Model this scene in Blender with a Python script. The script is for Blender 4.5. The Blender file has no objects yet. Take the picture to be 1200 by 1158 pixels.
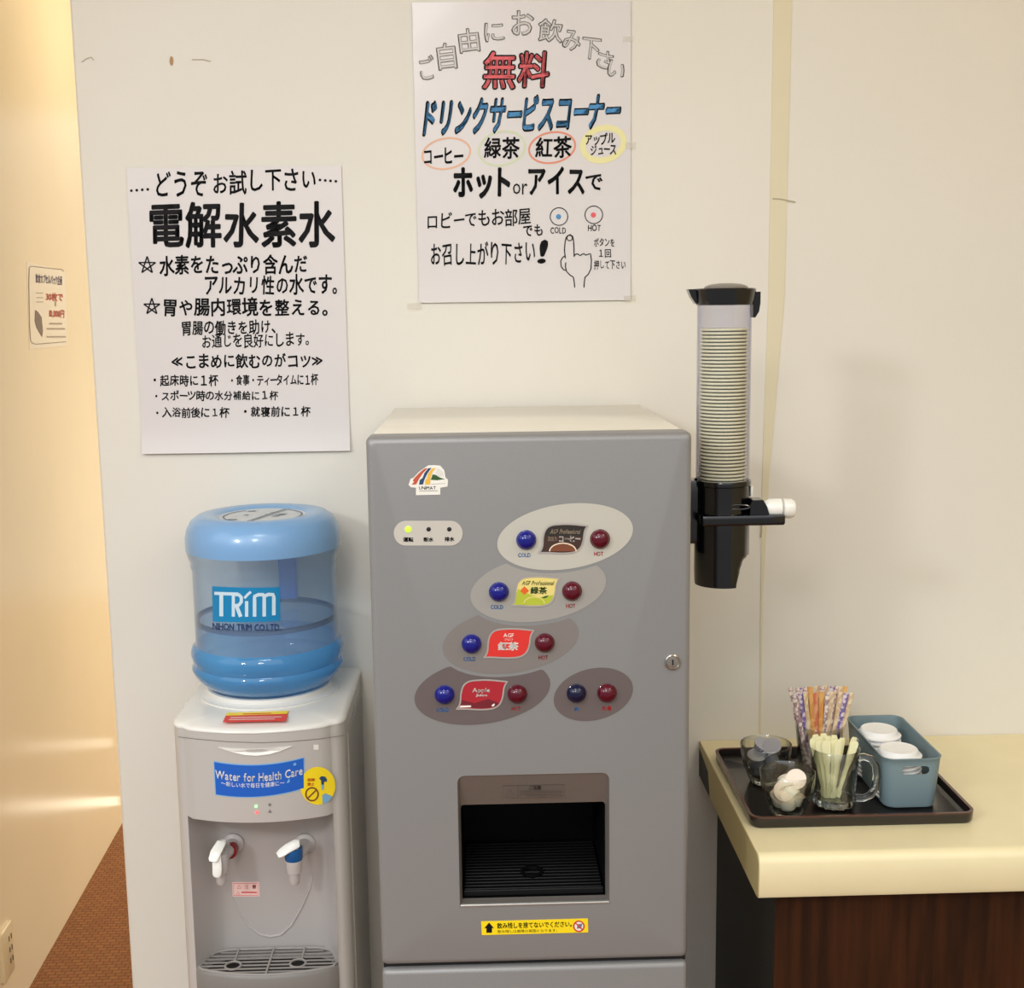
import bpy, bmesh, math, random
from mathutils import Vector, Matrix
random.seed(7)
SC = bpy.context.scene
COL = SC.collection
PI = math.pi

# ------------------------------------------------------------------ camera
FPX = 1440.0                      # focal length in pixels of a 1200 x 1158 frame
PITCH, ROLL, YAW = math.radians(8.6), math.radians(-0.76), math.radians(1.45)
CAM = Vector((0.0, -2.3, 1.57))
_r0 = Vector((math.cos(YAW), -math.sin(YAW), 0)); _f0 = Vector((math.sin(YAW), math.cos(YAW), 0))
FWD = math.cos(PITCH) * _f0 + Vector((0, 0, -math.sin(PITCH)))
_u0 = _r0.cross(FWD)
RIGHT = math.cos(ROLL) * _r0 + math.sin(ROLL) * _u0
UP = -math.sin(ROLL) * _r0 + math.cos(ROLL) * _u0
cam_d = bpy.data.cameras.new('camera'); cam_o = bpy.data.objects.new('camera', cam_d); COL.objects.link(cam_o)
cam_d.sensor_fit = 'HORIZONTAL'; cam_d.sensor_width = 36.0; cam_d.lens = 36.0 * FPX / 1200.0; cam_d.clip_start = 0.05
_m = Matrix((RIGHT, UP, -FWD)).transposed().to_4x4(); _m.translation = CAM
cam_o.matrix_world = _m
SC.camera = cam_o

# ------------------------------------------------------------------ light
SC.view_settings.view_transform = 'Standard'; SC.view_settings.look = 'None'
SC.view_settings.exposure = -0.20; SC.view_settings.gamma = 1.0; SC.view_settings.use_curve_mapping = False
W = bpy.data.worlds.new('world'); SC.world = W; W.use_nodes = True
_nt = W.node_tree; _bg = _nt.nodes['Background']; _bg.inputs[1].default_value = 1.0
_tc = _nt.nodes.new('ShaderNodeTexCoord'); _sx = _nt.nodes.new('ShaderNodeSeparateXYZ'); _rp = _nt.nodes.new('ShaderNodeValToRGB')
_nt.links.new(_tc.outputs['Generated'], _sx.inputs[0]); _nt.links.new(_sx.outputs['Z'], _rp.inputs[0]); _nt.links.new(_rp.outputs[0], _bg.inputs[0])
_rp.color_ramp.elements[0].position = 0.0; _rp.color_ramp.elements[0].color = (0.48, 0.47, 0.45, 1)      # far room and its floor, dim
_rp.color_ramp.elements[1].position = 0.50; _rp.color_ramp.elements[1].color = (2.2, 2.25, 2.3, 1)      # bright upper part of the background
_e = _rp.color_ramp.elements.new(0.10); _e.color = (0.60, 0.59, 0.57, 1)
_e = _rp.color_ramp.elements.new(0.30); _e.color = (1.75, 1.78, 1.82, 1)
SC.cycles.transparent_max_bounces = 32

def area(name, loc, target, power, size, color, shape='DISK', size_y=None, spread=None):
    d = bpy.data.lights.new(name, 'AREA'); d.energy = power; d.color = color; d.shape = shape; d.size = size
    if size_y: d.size_y = size_y
    if spread: d.spread = spread
    o = bpy.data.objects.new(name, d); COL.objects.link(o); o.location = loc
    o.rotation_euler = (Vector(target) - Vector(loc)).to_track_quat('-Z', 'Y').to_euler()
    return o
area('ceiling_lamp_cool', (-2.0, -3.0, 2.5), (-0.2, 0, 1.0), 28, 0.34, (0.97, 0.99, 1.0))
area('ceiling_lamp_centre', (-0.5, -3.0, 2.55), (0.0, 0, 1.0), 14, 0.45, (1.0, 0.97, 0.93))
area('ceiling_lamp_right', (1.15, -1.35, 2.55), (0.9, 0, 1.8), 6.5, 0.40, (1.0, 0.82, 0.54))
area('upper_wall_fill', (-0.3, -1.45, 2.57), (-0.2, 0, 1.8), 6, 0.50, (0.97, 0.98, 1.0))  # unseen fill, added to brighten the upper wall
area('corridor_lamp', (-0.55, 1.35, 2.5), (-1.15, 1.0, 1.7), 7, 0.30, (1.0, 0.91, 0.74))
area('corridor_fill', (-0.25, 1.55, 0.95), (-1.15, 1.4, 0.95), 14, 1.0, (1.0, 0.89, 0.70), 'RECTANGLE', 1.5)  # unseen soft panel, added to lift the lower corridor wall
area('reflection_strip_low', (-0.93, 1.46, 0.035), (-0.93, 0.4, 0.035), .11, 0.36, (1.0, 0.92, 0.74), 'RECTANGLE', 0.03)  # hidden strip, added so its reflection makes a bright band on the corridor wall
area('reflection_strip_upper', (-0.95, 1.46, 0.23), (-0.95, 0.4, 0.23), .035, 0.30, (1.0, 0.92, 0.74), 'RECTANGLE', 0.03)  # second added strip, for the higher reflected band

# ------------------------------------------------------------------ helpers
def lin(c):
    return tuple(((v / 255) / 12.92 if v / 255 <= 0.04045 else ((v / 255 + 0.055) / 1.055) ** 2.4) for v in c)

def mat(name, c, rough=0.5, metal=0.0, spec=0.5, coat=0.0, noise=None, bump=None, emit=None, aniso=0.0):
    m = bpy.data.materials.new(name); m.use_nodes = True
    nt = m.node_tree; b = nt.nodes['Principled BSDF']
    col = (*lin(c), 1)
    b.inputs['Base Color'].default_value = col
    b.inputs['Roughness'].default_value = rough; b.inputs['Metallic'].default_value = metal
    b.inputs['Specular IOR Level'].default_value = spec
    b.inputs['Coat Weight'].default_value = coat; b.inputs['Coat Roughness'].default_value = 0.08
    tc = nt.nodes.new('ShaderNodeTexCoord')
    if noise:                                   # (scale, amount): gentle mottling of the base colour
        n = nt.nodes.new('ShaderNodeTexNoise'); n.inputs['Scale'].default_value = noise[0]; n.inputs['Detail'].default_value = 4
        nt.links.new(tc.outputs['Object'], n.inputs['Vector'])
        r = nt.nodes.new('ShaderNodeValToRGB')
        lo = tuple(v * (1 - noise[1]) for v in col[:3]); hi = tuple(min(1, v * (1 + noise[1])) for v in col[:3])
        r.color_ramp.elements[0].position = 0.3; r.color_ramp.elements[1].position = 0.7
        r.color_ramp.elements[0].color = (*lo, 1); r.color_ramp.elements[1].color = (*hi, 1)
        nt.links.new(n.outputs['Fac'], r.inputs['Fac']); nt.links.new(r.outputs['Color'], b.inputs['Base Color'])
    if bump:                                    # (scale, strength)
        n2 = nt.nodes.new('ShaderNodeTexNoise'); n2.inputs['Scale'].default_value = bump[0]; n2.inputs['Detail'].default_value = 3
        nt.links.new(tc.outputs['Object'], n2.inputs['Vector'])
        bp = nt.nodes.new('ShaderNodeBump'); bp.inputs['Strength'].default_value = bump[1]; bp.inputs['Distance'].default_value = 0.002
        nt.links.new(n2.outputs['Fac'], bp.inputs['Height']); nt.links.new(bp.outputs['Normal'], b.inputs['Normal'])
    if emit:
        b.inputs['Emission Color'].default_value = (*lin(emit[0]), 1); b.inputs['Emission Strength'].default_value = emit[1]
    return m

def clear_mat(name, tint, edge, gloss=1.0, rough=0.03, ior=1.45, haze=None, edge_pow=3.0):
    """thin clear plastic: tinted see-through, denser where the wall is seen edge-on, with a mirror-like skin"""
    m = bpy.data.materials.new(name); m.use_nodes = True; nt = m.node_tree
    nt.nodes.remove(nt.nodes['Principled BSDF']); out = nt.nodes['Material Output']
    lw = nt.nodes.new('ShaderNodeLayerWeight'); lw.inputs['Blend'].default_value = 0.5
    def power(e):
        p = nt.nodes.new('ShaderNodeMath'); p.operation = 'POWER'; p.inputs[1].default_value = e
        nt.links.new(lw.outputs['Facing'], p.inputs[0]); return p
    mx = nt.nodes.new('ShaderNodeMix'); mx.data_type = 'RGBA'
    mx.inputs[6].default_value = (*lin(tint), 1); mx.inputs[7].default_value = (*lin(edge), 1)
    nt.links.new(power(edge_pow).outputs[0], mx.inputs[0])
    t = nt.nodes.new('ShaderNodeBsdfTransparent'); nt.links.new(mx.outputs[2], t.inputs[0])
    g = nt.nodes.new('ShaderNodeBsdfGlossy'); g.inputs['Roughness'].default_value = rough
    f0 = ((ior - 1) / (ior + 1)) ** 2            # Schlick, the same from both sides of the wall
    ml = nt.nodes.new('ShaderNodeMath'); ml.operation = 'MULTIPLY_ADD'; ml.inputs[1].default_value = (1 - f0) * gloss; ml.inputs[2].default_value = f0 * gloss
    nt.links.new(power(5).outputs[0], ml.inputs[0])
    body = t.outputs[0]
    if haze:                                    # (colour, amount) milky scattering
        d = nt.nodes.new('ShaderNodeBsdfDiffuse'); d.inputs[0].default_value = (*lin(haze[0]), 1)
        tl = nt.nodes.new('ShaderNodeBsdfTranslucent'); tl.inputs[0].default_value = (*lin(haze[0]), 1)
        dm = nt.nodes.new('ShaderNodeMixShader'); dm.inputs[0].default_value = 0.4
        nt.links.new(d.outputs[0], dm.inputs[1]); nt.links.new(tl.outputs[0], dm.inputs[2])
        hm = nt.nodes.new('ShaderNodeMixShader'); hm.inputs[0].default_value = haze[1]
        nt.links.new(t.outputs[0], hm.inputs[1]); nt.links.new(dm.outputs[0], hm.inputs[2]); body = hm.outputs[0]
    s = nt.nodes.new('ShaderNodeMixShader'); nt.links.new(ml.outputs[0], s.inputs[0])
    nt.links.new(body, s.inputs[1]); nt.links.new(g.outputs[0], s.inputs[2])
    nt.links.new(s.outputs[0], out.inputs['Surface'])
    return m

def V(*a): return Vector(a)

def wloc(o):
    p = Vector((0, 0, 0))
    while o: p += o.location; o = o.parent
    return p

def obj(name, bm, m, parent=None, smooth=35, label=None, kind=None, recalc=True):
    """link a bmesh given in world coordinates as ONE mesh object (a part when parent is given)"""
    if recalc: bmesh.ops.recalc_face_normals(bm, faces=bm.faces)
    if parent:
        off = wloc(parent)
        for v in bm.verts: v.co -= off
    me = bpy.data.meshes.new(name); bm.to_mesh(me); bm.free()
    if smooth:
        for p in me.polygons: p.use_smooth = True
        me.set_sharp_from_angle(angle=math.radians(smooth))
    me.materials.append(m)
    o = bpy.data.objects.new(name, me); COL.objects.link(o)
    if parent: o.parent = parent
    if label: o['label'] = label
    if kind: o['kind'] = kind
    return o

def tag(o, label, cat, group=None, kind=None):
    o['label'] = label; o['category'] = cat
    if group: o['group'] = group
    if kind: o['kind'] = kind
    return o

def thing(name, loc, label, cat, group=None):
    o = bpy.data.objects.new(name, None); COL.objects.link(o); o.location = loc; o.empty_display_size = 0.02
    return tag(o, label, cat, group)

def rebase(o, loc):
    """move a one-mesh thing's origin to loc"""
    loc = Vector(loc)
    o.data.transform(Matrix.Translation(-loc)); o.location = loc
    return o

def copy_thing(root):
    r = root.copy(); COL.objects.link(r)
    for ch in list(root.children):
        c = ch.copy(); COL.objects.link(c); c.parent = r
        for g in list(ch.children):
            d = g.copy(); COL.objects.link(d); d.parent = c
    return r

def box(bm, x0, x1, y0, y1, z0, z1, bev=0.0, seg=2):
    r = bmesh.ops.create_cube(bm, size=1.0)
    vs = r['verts']
    for v in vs:
        v.co = V(x0 + (v.co.x + .5) * (x1 - x0), y0 + (v.co.y + .5) * (y1 - y0), z0 + (v.co.z + .5) * (z1 - z0))
    if bev:
        es = list({e for v in vs for e in v.link_edges})
        bmesh.ops.bevel(bm, geom=es, offset=bev, segments=seg, affect='EDGES', profile=0.5)
    return bm

def loft(bm, rings, cap0=False, cap1=False, closed=True):
    R = [[bm.verts.new(p) for p in r] for r in rings]
    n = len(R[0])
    for a, b in zip(R, R[1:]):
        for i in range(n if closed else n - 1):
            j = (i + 1) % n
            bm.faces.new((a[i], a[j], b[j], b[i]))
    if cap0: bm.faces.new(R[0])
    if cap1: bm.faces.new(R[-1])
    return bm

def lathe(bm, prof, c=(0, 0, 0), n=32, mod=None, cap0=False, cap1=False):
    """prof: (radius, z) pairs; mod(angle, k) scales the radius"""
    rings = []
    for k, (r, z) in enumerate(prof):
        rings.append([V(c[0] + r * (mod(2 * PI * i / n, k) if mod else 1) * math.cos(2 * PI * i / n),
                        c[1] + r * (mod(2 * PI * i / n, k) if mod else 1) * math.sin(2 * PI * i / n), c[2] + z) for i in range(n)])
    return loft(bm, rings, cap0, cap1)

def tube(bm, pts, r, n=10, closed=False, flat=1.0):
    pts = [Vector(p) for p in pts]; rings = []; L = len(pts)
    prev = None
    for i, p in enumerate(pts):
        if closed: t = (pts[(i + 1) % L] - pts[i - 1]).normalized()
        else: t = (pts[min(i + 1, L - 1)] - pts[max(i - 1, 0)]).normalized()
        a = Vector((0, 0, 1)) if abs(t.z) < 0.9 else Vector((0, 1, 0))
        if prev is not None: a = prev
        u = (a - a.dot(t) * t).normalized(); w = t.cross(u); prev = u
        rr = r[i] if isinstance(r, (list, tuple)) else r
        rings.append([p + rr * (math.cos(2 * PI * k / n) * u * flat + math.sin(2 * PI * k / n) * w) for k in range(n)])
    if closed: rings.append(rings[0])
    loft(bm, rings, not closed, not closed)
    if closed: bmesh.ops.remove_doubles(bm, verts=bm.verts, dist=1e-6)
    return bm

def prism(bm, pts, vec):
    """closed outline (3D points) extruded by vec"""
    a = [bm.verts.new(p) for p in pts]; b = [bm.verts.new(Vector(p) + Vector(vec)) for p in pts]
    n = len(a)
    bm.faces.new(a); bm.faces.new(list(reversed(b)))
    for i in range(n): bm.faces.new((a[i], a[(i + 1) % n], b[(i + 1) % n], b[i]))
    return bm

def rrect(x0, z0, x1, z1, r, n=5):
    """rounded rectangle, r = one radius or (bl, br, tr, tl); counter-clockwise from bottom left"""
    if not isinstance(r, (list, tuple)): r = (r,) * 4
    out = []
    for (cx, cz, rr, a0) in ((x0 + r[0], z0 + r[0], r[0], PI), (x1 - r[1], z0 + r[1], r[1], 1.5 * PI),
                             (x1 - r[2], z1 - r[2], r[2], 0), (x0 + r[3], z1 - r[3], r[3], .5 * PI)):
        for k in range(n + 1):
            a = a0 + .5 * PI * k / n
            out.append((cx + rr * math.cos(a), cz + rr * math.sin(a)))
    return out

# where a line of sight of the photograph meets a known surface of the room (used to measure the flat print)
def ray(px, py): return FWD * FPX + RIGHT * (px - 600) - UP * (py - 579)
def on_y(px, py, y):
    d = ray(px, py); return CAM + d * ((y - CAM.y) / d.y)
def on_z(px, py, z):
    d = ray(px, py); return CAM + d * ((z - CAM.z) / d.z)
WALL_A, WALL_B = V(-1.0856, 0.421, 0), V(-1.1353, 1.3616, 0)       # two points on the foot of the corridor wall
WALL_D = (WALL_B - WALL_A).normalized(); WALL_N = V(WALL_D.y, -WALL_D.x, 0)   # into the room (+x)
def on_left(px, py):
    d = ray(px, py); return CAM + d * ((WALL_A - CAM).dot(WALL_N) / d.dot(WALL_N))

class Plane:
    """flat print surface at depth y (optionally bulging): maps photo pixels to points, lifted towards the room"""
    def __init__(s, y, bulge=None): s.y = y; s.bulge = bulge
    def __call__(s, px, py, lift=0.0):
        if not s.bulge:
            p = on_y(px, py, s.y)
        else:
            y = s.y
            for _ in range(6):
                p = on_y(px, py, y); y = s.bulge(p.x, p.z)
            p = on_y(px, py, y)
        return V(p.x, p.y - lift, p.z)
class LeftPlane:
    def __call__(s, px, py, lift=0.0): return on_left(px, py) + WALL_N * lift

# ---- lettering -------------------------------------------------------------
_gl = {}
def glyph(ch, off):
    k = (ch, off)
    if k in _gl: return _gl[k]
    cu = bpy.data.curves.new('g', 'FONT'); cu.body = ch; cu.size = 1.0; cu.offset = off; cu.resolution_u = 2
    o = bpy.data.objects.new('g', cu); COL.objects.link(o)
    dg = bpy.context.evaluated_depsgraph_get(); dg.update()
    me = o.evaluated_get(dg).to_mesh()
    vs = [(v.co.x, v.co.y) for v in me.vertices]; fs = [tuple(p.vertices) for p in me.polygons]
    o.evaluated_get(dg).to_mesh_clear()
    bpy.data.objects.remove(o); bpy.data.curves.remove(cu)
    _gl[k] = (vs, fs); return _gl[k]

def text_geo(s, off, jit):
    V2, F2 = [], []; x = 0.0
    for ch in s:
        if ch == ' ': x += 0.35; continue
        if ch == '\u3000': x += 1.0; continue
        vs, fs = glyph(ch, 0.0)
        if not vs: x += .5; continue
        lo = min(v[0] for v in vs); hi = max(v[0] for v in vs)
        if off > .004:                            # heavier pen: the stroke laid down again all round
            nd = 8 if off > .014 else 4; base, bf = vs, fs; vs, fs = list(base), list(bf)
            for q in range(nd):
                a_ = 2 * PI * (q + .5) / nd; b0 = len(vs)
                vs += [(u + off * math.cos(a_), v + off * math.sin(a_)) for u, v in base]; fs += [tuple(i + b0 for i in f) for f in bf]
        cjk = ord(ch) > 0x2000
        ox = x if cjk else x - lo + 0.04
        adv = 1.0 if cjk else (hi - lo) + 0.10
        if ch in 'っゃゅょッャュョィー': adv = .86
        a = random.uniform(-1, 1) * .07 * jit; sc = 1 + random.uniform(-1, 1) * .08 * jit; dy = random.uniform(-1, 1) * .04 * jit
        cx = ox + (lo + hi) / 2; b = len(V2)
        for (u, v) in vs:
            uu, vv = (u + ox - cx) * sc, (v - .35) * sc
            V2.append((cx + uu * math.cos(a) - vv * math.sin(a), .35 + dy + uu * math.sin(a) + vv * math.cos(a)))
        F2 += [tuple(i + b for i in f) for f in fs]
        x += adv
    return V2, F2

def put_text(bm, s, bx, mp, lift, off=0.0, jit=0.0, tilt=0.0, slant=0.0, rot=0.0):
    """set s into the pixel box bx of a print surface"""
    vs, fs = text_geo(s, off, jit)
    if not vs: return
    x0, x1 = min(v[0] for v in vs), max(v[0] for v in vs); y0, y1 = min(v[1] for v in vs), max(v[1] for v in vs)
    w, h = max(x1 - x0, 1e-6), max(y1 - y0, 1e-6)
    cxp, cyp = (bx[0] + bx[2]) / 2, (bx[1] + bx[3]) / 2
    L = []
    for (u, v) in vs:
        p, q = (u - x0) / w, (v - y0) / h
        px = bx[0] + p * (bx[2] - bx[0]) + slant * (q - .5); py = bx[3] - q * (bx[3] - bx[1]) - tilt * (p - .5)
        if rot:
            c_, s_ = math.cos(rot), math.sin(rot)
            dx, dy = px - cxp, py - cyp; px, py = cxp + dx * c_ + dy * s_, cyp - dx * s_ + dy * c_
        L.append(bm.verts.new(mp(px, py, lift)))
    for f in fs:
        try: bm.faces.new([L[i] for i in f])
        except ValueError: pass

def lettering(parent, m, lines, mp, lift=0.0006, label=None, name='lettering'):
    bm = bmesh.new()
    for ln in lines:
        s, bx = ln[0], ln[1]; kw = ln[2] if len(ln) > 2 else {}
        put_text(bm, s, bx, mp, lift, **kw)
    o = obj(name, bm, m, parent, smooth=0, label=label, recalc=False)
    return o

def ribbon(bm, pts, w, mp, lift, closed=False):
    """pen stroke of pixel width w along pixel points"""
    if not closed:
        q = []
        for a, b in zip(pts, pts[1:]):
            m = max(1, int(math.hypot(b[0] - a[0], b[1] - a[1]) / 3.0))
            q += [(a[0] + (b[0] - a[0]) * k / m, a[1] + (b[1] - a[1]) * k / m) for k in range(m)]
        pts = q + [pts[-1]]
    n = len(pts); L = []
    for i in range(n):
        if closed: a, b = pts[i - 1], pts[(i + 1) % n]
        else: a, b = pts[max(i - 1, 0)], pts[min(i + 1, n - 1)]
        dx, dy = b[0] - a[0], b[1] - a[1]; l = math.hypot(dx, dy) or 1
        nx, ny = -dy / l * w / 2, dx / l * w / 2
        L.append((bm.verts.new(mp(pts[i][0] + nx, pts[i][1] + ny, lift)), bm.verts.new(mp(pts[i][0] - nx, pts[i][1] - ny, lift))))
    for i in range(n if closed else n - 1):
        a, b = L[i], L[(i + 1) % n]; bm.faces.new((a[0], a[1], b[1], b[0]))

def ell(cx, cy, a, b, sh=0.0, n=48, t0=0.0):
    return [(cx + a * math.cos(t0 + 2 * PI * k / n), cy + sh * math.cos(t0 + 2 * PI * k / n) + b * math.sin(t0 + 2 * PI * k / n)) for k in range(n)]

def patch(bm, pts, mp, lift):
    """flat print shape from a pixel outline"""
    bm.faces.new([bm.verts.new(mp(x, y, lift)) for (x, y) in pts])

def slab(bm, pts, mp, lift, thick):
    """thin sticker or plate: pixel outline with a real edge"""
    a = [mp(x, y, lift) for (x, y) in pts]
    d = mp(pts[0][0], pts[0][1], lift - thick) - a[0]
    f = [bm.verts.new(p) for p in a]; g = [bm.verts.new(p + d) for p in a]; n = len(f)
    bm.faces.new(f)
    for i in range(n): bm.faces.new((f[i], f[(i + 1) % n], g[(i + 1) % n], g[i]))

def disc(bm, cx, cy, r, mp, lift, n=28, rings=3, ry=None):
    ry = ry or r
    c = bm.verts.new(mp(cx, cy, lift)); prev = None
    for k in range(1, rings + 1):
        ring = [bm.verts.new(mp(cx + r * k / rings * math.cos(2 * PI * i / n), cy + ry * k / rings * math.sin(2 * PI * i / n), lift)) for i in range(n)]
        for i in range(n):
            j = (i + 1) % n
            if prev is None: bm.faces.new((c, ring[i], ring[j]))
            else: bm.faces.new((prev[i], ring[i], ring[j], prev[j]))
        prev = ring

def bar(bm, x0, y0, x1, y1, mp, lift): patch(bm, [(x0, y1), (x1, y1), (x1, y0), (x0, y0)], mp, lift)

def glass_mat(name, tint=(250, 252, 250)):
    m = bpy.data.materials.new(name); m.use_nodes = True; b = m.node_tree.nodes['Principled BSDF']
    b.inputs['Base Color'].default_value = (*lin(tint), 1); b.inputs['Transmission Weight'].default_value = 1.0
    b.inputs['Roughness'].default_value = 0.01; b.inputs['IOR'].default_value = 1.45
    return m

# ------------------------------------------------------------------ materials
M = {}
M['wall'] = mat('wallpaper_offwhite', (225, 221, 211), 0.72, noise=(3, .015), bump=(420, .12))
M['panel_wall'] = mat('corridor_panel', (235, 215, 175), 0.20, noise=(2, .03), spec=.5)
M['seam'] = mat('seam_strip', (219, 210, 182), 0.6)
M['stain'] = mat('wall_stain', (176, 140, 100), 0.8)
M['scuff'] = mat('wall_scuff', (176, 166, 140), 0.8)
M['ceiling'] = mat('ceiling_white', (226, 220, 206), 0.8)
M['paper'] = mat('laminated_paper', (217, 212, 211), 0.35, coat=.25)
M['ink'] = mat('black_ink', (14, 12, 14), 0.6, spec=.2)
M['pencil'] = mat('pencil_grey', (120, 116, 112), 0.5)
M['pencil_fill'] = mat('pencil_fill', (200, 196, 192), 0.5)
M['red_ink'] = mat('red_pencil', (226, 92, 98), 0.5)
M['blue_ink'] = mat('blue_pencil', (66, 140, 196), 0.5)
M['orange_p'] = mat('orange_pencil', (228, 178, 148), 0.5)
M['green_p'] = mat('green_pencil', (206, 214, 180), 0.5)
M['redorange_p'] = mat('red_orange_pencil', (224, 140, 112), 0.5)
M['yellow_p'] = mat('yellow_pencil', (230, 224, 164), 0.5)
M['tape'] = clear_mat('clear_tape', (252, 252, 250), (240, 240, 235), gloss=1.2, rough=.15, haze=((240, 236, 224), .25))
M['silver'] = mat('silver_paint', (138, 137, 136), 0.42, metal=.25, noise=(900, .10))
M['silver_dark'] = mat('bezel_silver', (126, 120, 114), 0.45, metal=.5, noise=(700, .05))
M['silver_edge'] = mat('edge_silver', (190, 188, 182), 0.3, metal=.6)
M['top'] = mat('cabinet_top_white', (226, 220, 204), 0.16)
M['dark'] = mat('dark_gap', (10, 10, 11), 0.6)
M['bay'] = mat('bay_black', (5, 6, 8), 0.5, spec=.15)
M['bay_grate'] = mat('grate_black', (11, 11, 12), 0.4, spec=.25)
M['btn_blue'] = mat('button_blue', (8, 16, 118), 0.12, spec=.4, coat=.25)
M['btn_navy'] = mat('button_navy', (6, 10, 48), 0.12, spec=.4, coat=.25)
M['btn_red'] = mat('button_red', (84, 0, 26), 0.12, spec=.4, coat=.25)
M['btn_rim'] = mat('button_rim', (40, 38, 40), 0.3, metal=.4)
OV = [(190, 186, 174), (158, 154, 147), (128, 121, 117), (103, 92, 90)]
for i, c in enumerate(OV): M['oval%d' % i] = mat('oval_print_%d' % i, c, 0.4, metal=.1)
M['lbl_rim'] = mat('label_rim', (186, 178, 172), 0.3, metal=.4)
M['coffee'] = mat('coffee_label', (62, 38, 30), 0.22, coat=.5)
M['coffee2'] = mat('coffee_label_top', (40, 34, 28), 0.22, coat=.5)
M['green_lbl'] = mat('green_tea_label', (226, 208, 122), 0.22, coat=.5)
M['green_lbl2'] = mat('green_tea_green', (176, 186, 50), 0.22, coat=.5)
M['tea_lbl'] = mat('tea_label', (214, 44, 36), 0.22, coat=.5)
M['apple_lbl'] = mat('apple_label', (168, 22, 38), 0.22, coat=.5)
M['apple_dark'] = mat('apple_dark', (110, 14, 28), 0.22, coat=.5)
M['white_print'] = mat('white_print', (240, 236, 228), 0.4)
M['cream_print'] = mat('cream_print', (226, 204, 176), 0.4)
M['brown_print'] = mat('brown_print', (120, 66, 40), 0.4)
M['orange_print'] = mat('orange_print', (222, 96, 30), 0.4)
M['blue_print'] = mat('blue_print', (10, 118, 196), 0.4)
M['red_print'] = mat('red_print', (206, 46, 52), 0.4)
M['green_print'] = mat('green_print', (50, 86, 40), 0.4)
M['yellow_print'] = mat('yellow_print', (226, 178, 62), 0.4)
M['navy_print'] = mat('navy_print', (34, 66, 104), 0.4)
M['rust_print'] = mat('rust_print', (190, 82, 58), 0.4)
M['sticker_yellow'] = mat('sticker_yellow', (246, 216, 28), 0.35)
M['sticker_white'] = mat('sticker_white', (232, 228, 218), 0.35)
M['led_green'] = mat('led_green', (170, 220, 60), 0.3, emit=((176, 226, 60), 1.0))
M['led_green2'] = mat('led_green_small', (120, 240, 120), 0.3, emit=((150, 255, 150), 2.2))
M['led_red'] = mat('led_red', (255, 90, 90), 0.3, emit=((255, 90, 90), 1.8))
M['steel'] = mat('lock_steel', (170, 164, 156), 0.25, metal=.9)
M['srv'] = mat('server_silver', (192, 187, 181), 0.38, metal=.15, coat=.25)
M['srv_side'] = mat('server_side', (176, 174, 170), 0.5)
M['srv_top'] = mat('server_white', (226, 223, 215), 0.25, coat=.3)
M['srv_recess'] = mat('server_recess', (176, 170, 166), 0.35, coat=.2)
M['srv_basin'] = mat('server_basin', (122, 117, 111), 0.4)
M['grate'] = mat('drip_grate', (150, 144, 138), 0.4)
M['white_pl'] = mat('white_plastic', (238, 236, 228), 0.22, coat=.3)
M['grey_pl'] = mat('grey_plastic', (186, 180, 176), 0.35)
M['tap_red'] = mat('tap_red', (138, 26, 34), 0.3)
M['tap_blue'] = mat('tap_blue', (8, 82, 140), 0.25)
M['banner'] = mat('banner_blue', (8, 92, 190), 0.3, coat=.4)
M['banner_hi'] = mat('banner_edge', (120, 176, 224), 0.3)
M['sticker_red'] = mat('sticker_red', (226, 66, 40), 0.35)
M['pink_lbl'] = mat('pink_label', (236, 200, 192), 0.4)
M['bottle_cap'] = mat('bottle_shoulder', (120, 164, 208), 0.28, coat=.4)
M['bottle'] = clear_mat('bottle_blue', (244, 250, 254), (120, 184, 236), gloss=1.3, rough=.04, haze=((184, 216, 246), .28))
M['bottle_low'] = clear_mat('bottle_blue_dense', (170, 216, 246), (56, 146, 222), gloss=1.3, rough=.04, haze=((108, 194, 250), .52))
M['water'] = clear_mat('water', (244, 249, 253), (170, 205, 232), gloss=1.0, rough=.01, ior=1.33, haze=((184, 216, 240), .10))
M['water_line'] = mat('water_edge', (8, 58, 116), 0.15, coat=.5)
M['handle_blue'] = mat('moulded_grip_blue', (0, 92, 186), .3)
M['teal'] = mat('teal_print', (0, 126, 178), 0.35)
M['pale_print'] = mat('pale_print', (196, 218, 230), 0.35)
M['seal'] = mat('seal_paper', (196, 202, 206), 0.4)
M['black_pl'] = mat('black_plastic', (7, 7, 13), 0.16, coat=.3)
M['lid_grey'] = mat('lid_grey', (122, 116, 108), 0.3)
M['tube'] = clear_mat('dispenser_tube', (249, 249, 252), (205, 208, 232), gloss=1.2, rough=.05, haze=((226, 228, 248), .05))
M['cup'] = mat('cup_rim', (252, 246, 202), 0.45)
M['cup_body'] = mat('cup_print', (74, 84, 30), 0.5)
M['worktop'] = mat('worktop_cream', (234, 221, 178), 0.38, noise=(14, .02), coat=.15)
M['worktop_edge'] = mat('worktop_end', (188, 172, 122), 0.5)
M['tray'] = mat('tray_black', (22, 17, 17), 0.28, coat=.35)
M['tray_rim'] = mat('tray_rim_brown', (74, 36, 26), 0.3, coat=.4)
M['bin'] = mat('bin_bluegrey', (118, 138, 144), 0.5)
M['lid'] = mat('lid_white', (240, 239, 236), 0.38)
M['syrup'] = clear_mat('syrup_pot', (214, 214, 222), (150, 152, 164), gloss=1.2, rough=.08, haze=((190, 192, 204), .45))
M['syrup_foil'] = mat('syrup_foil', (170, 172, 182), 0.3, metal=.5)
M['cream_pot'] = mat('creamer_pot', (240, 234, 218), 0.35)
M['cream_foil'] = mat('creamer_foil', (240, 222, 204), 0.35)
M['stirrer'] = mat('stirrer_pale', (240, 236, 192), .35)

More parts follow.
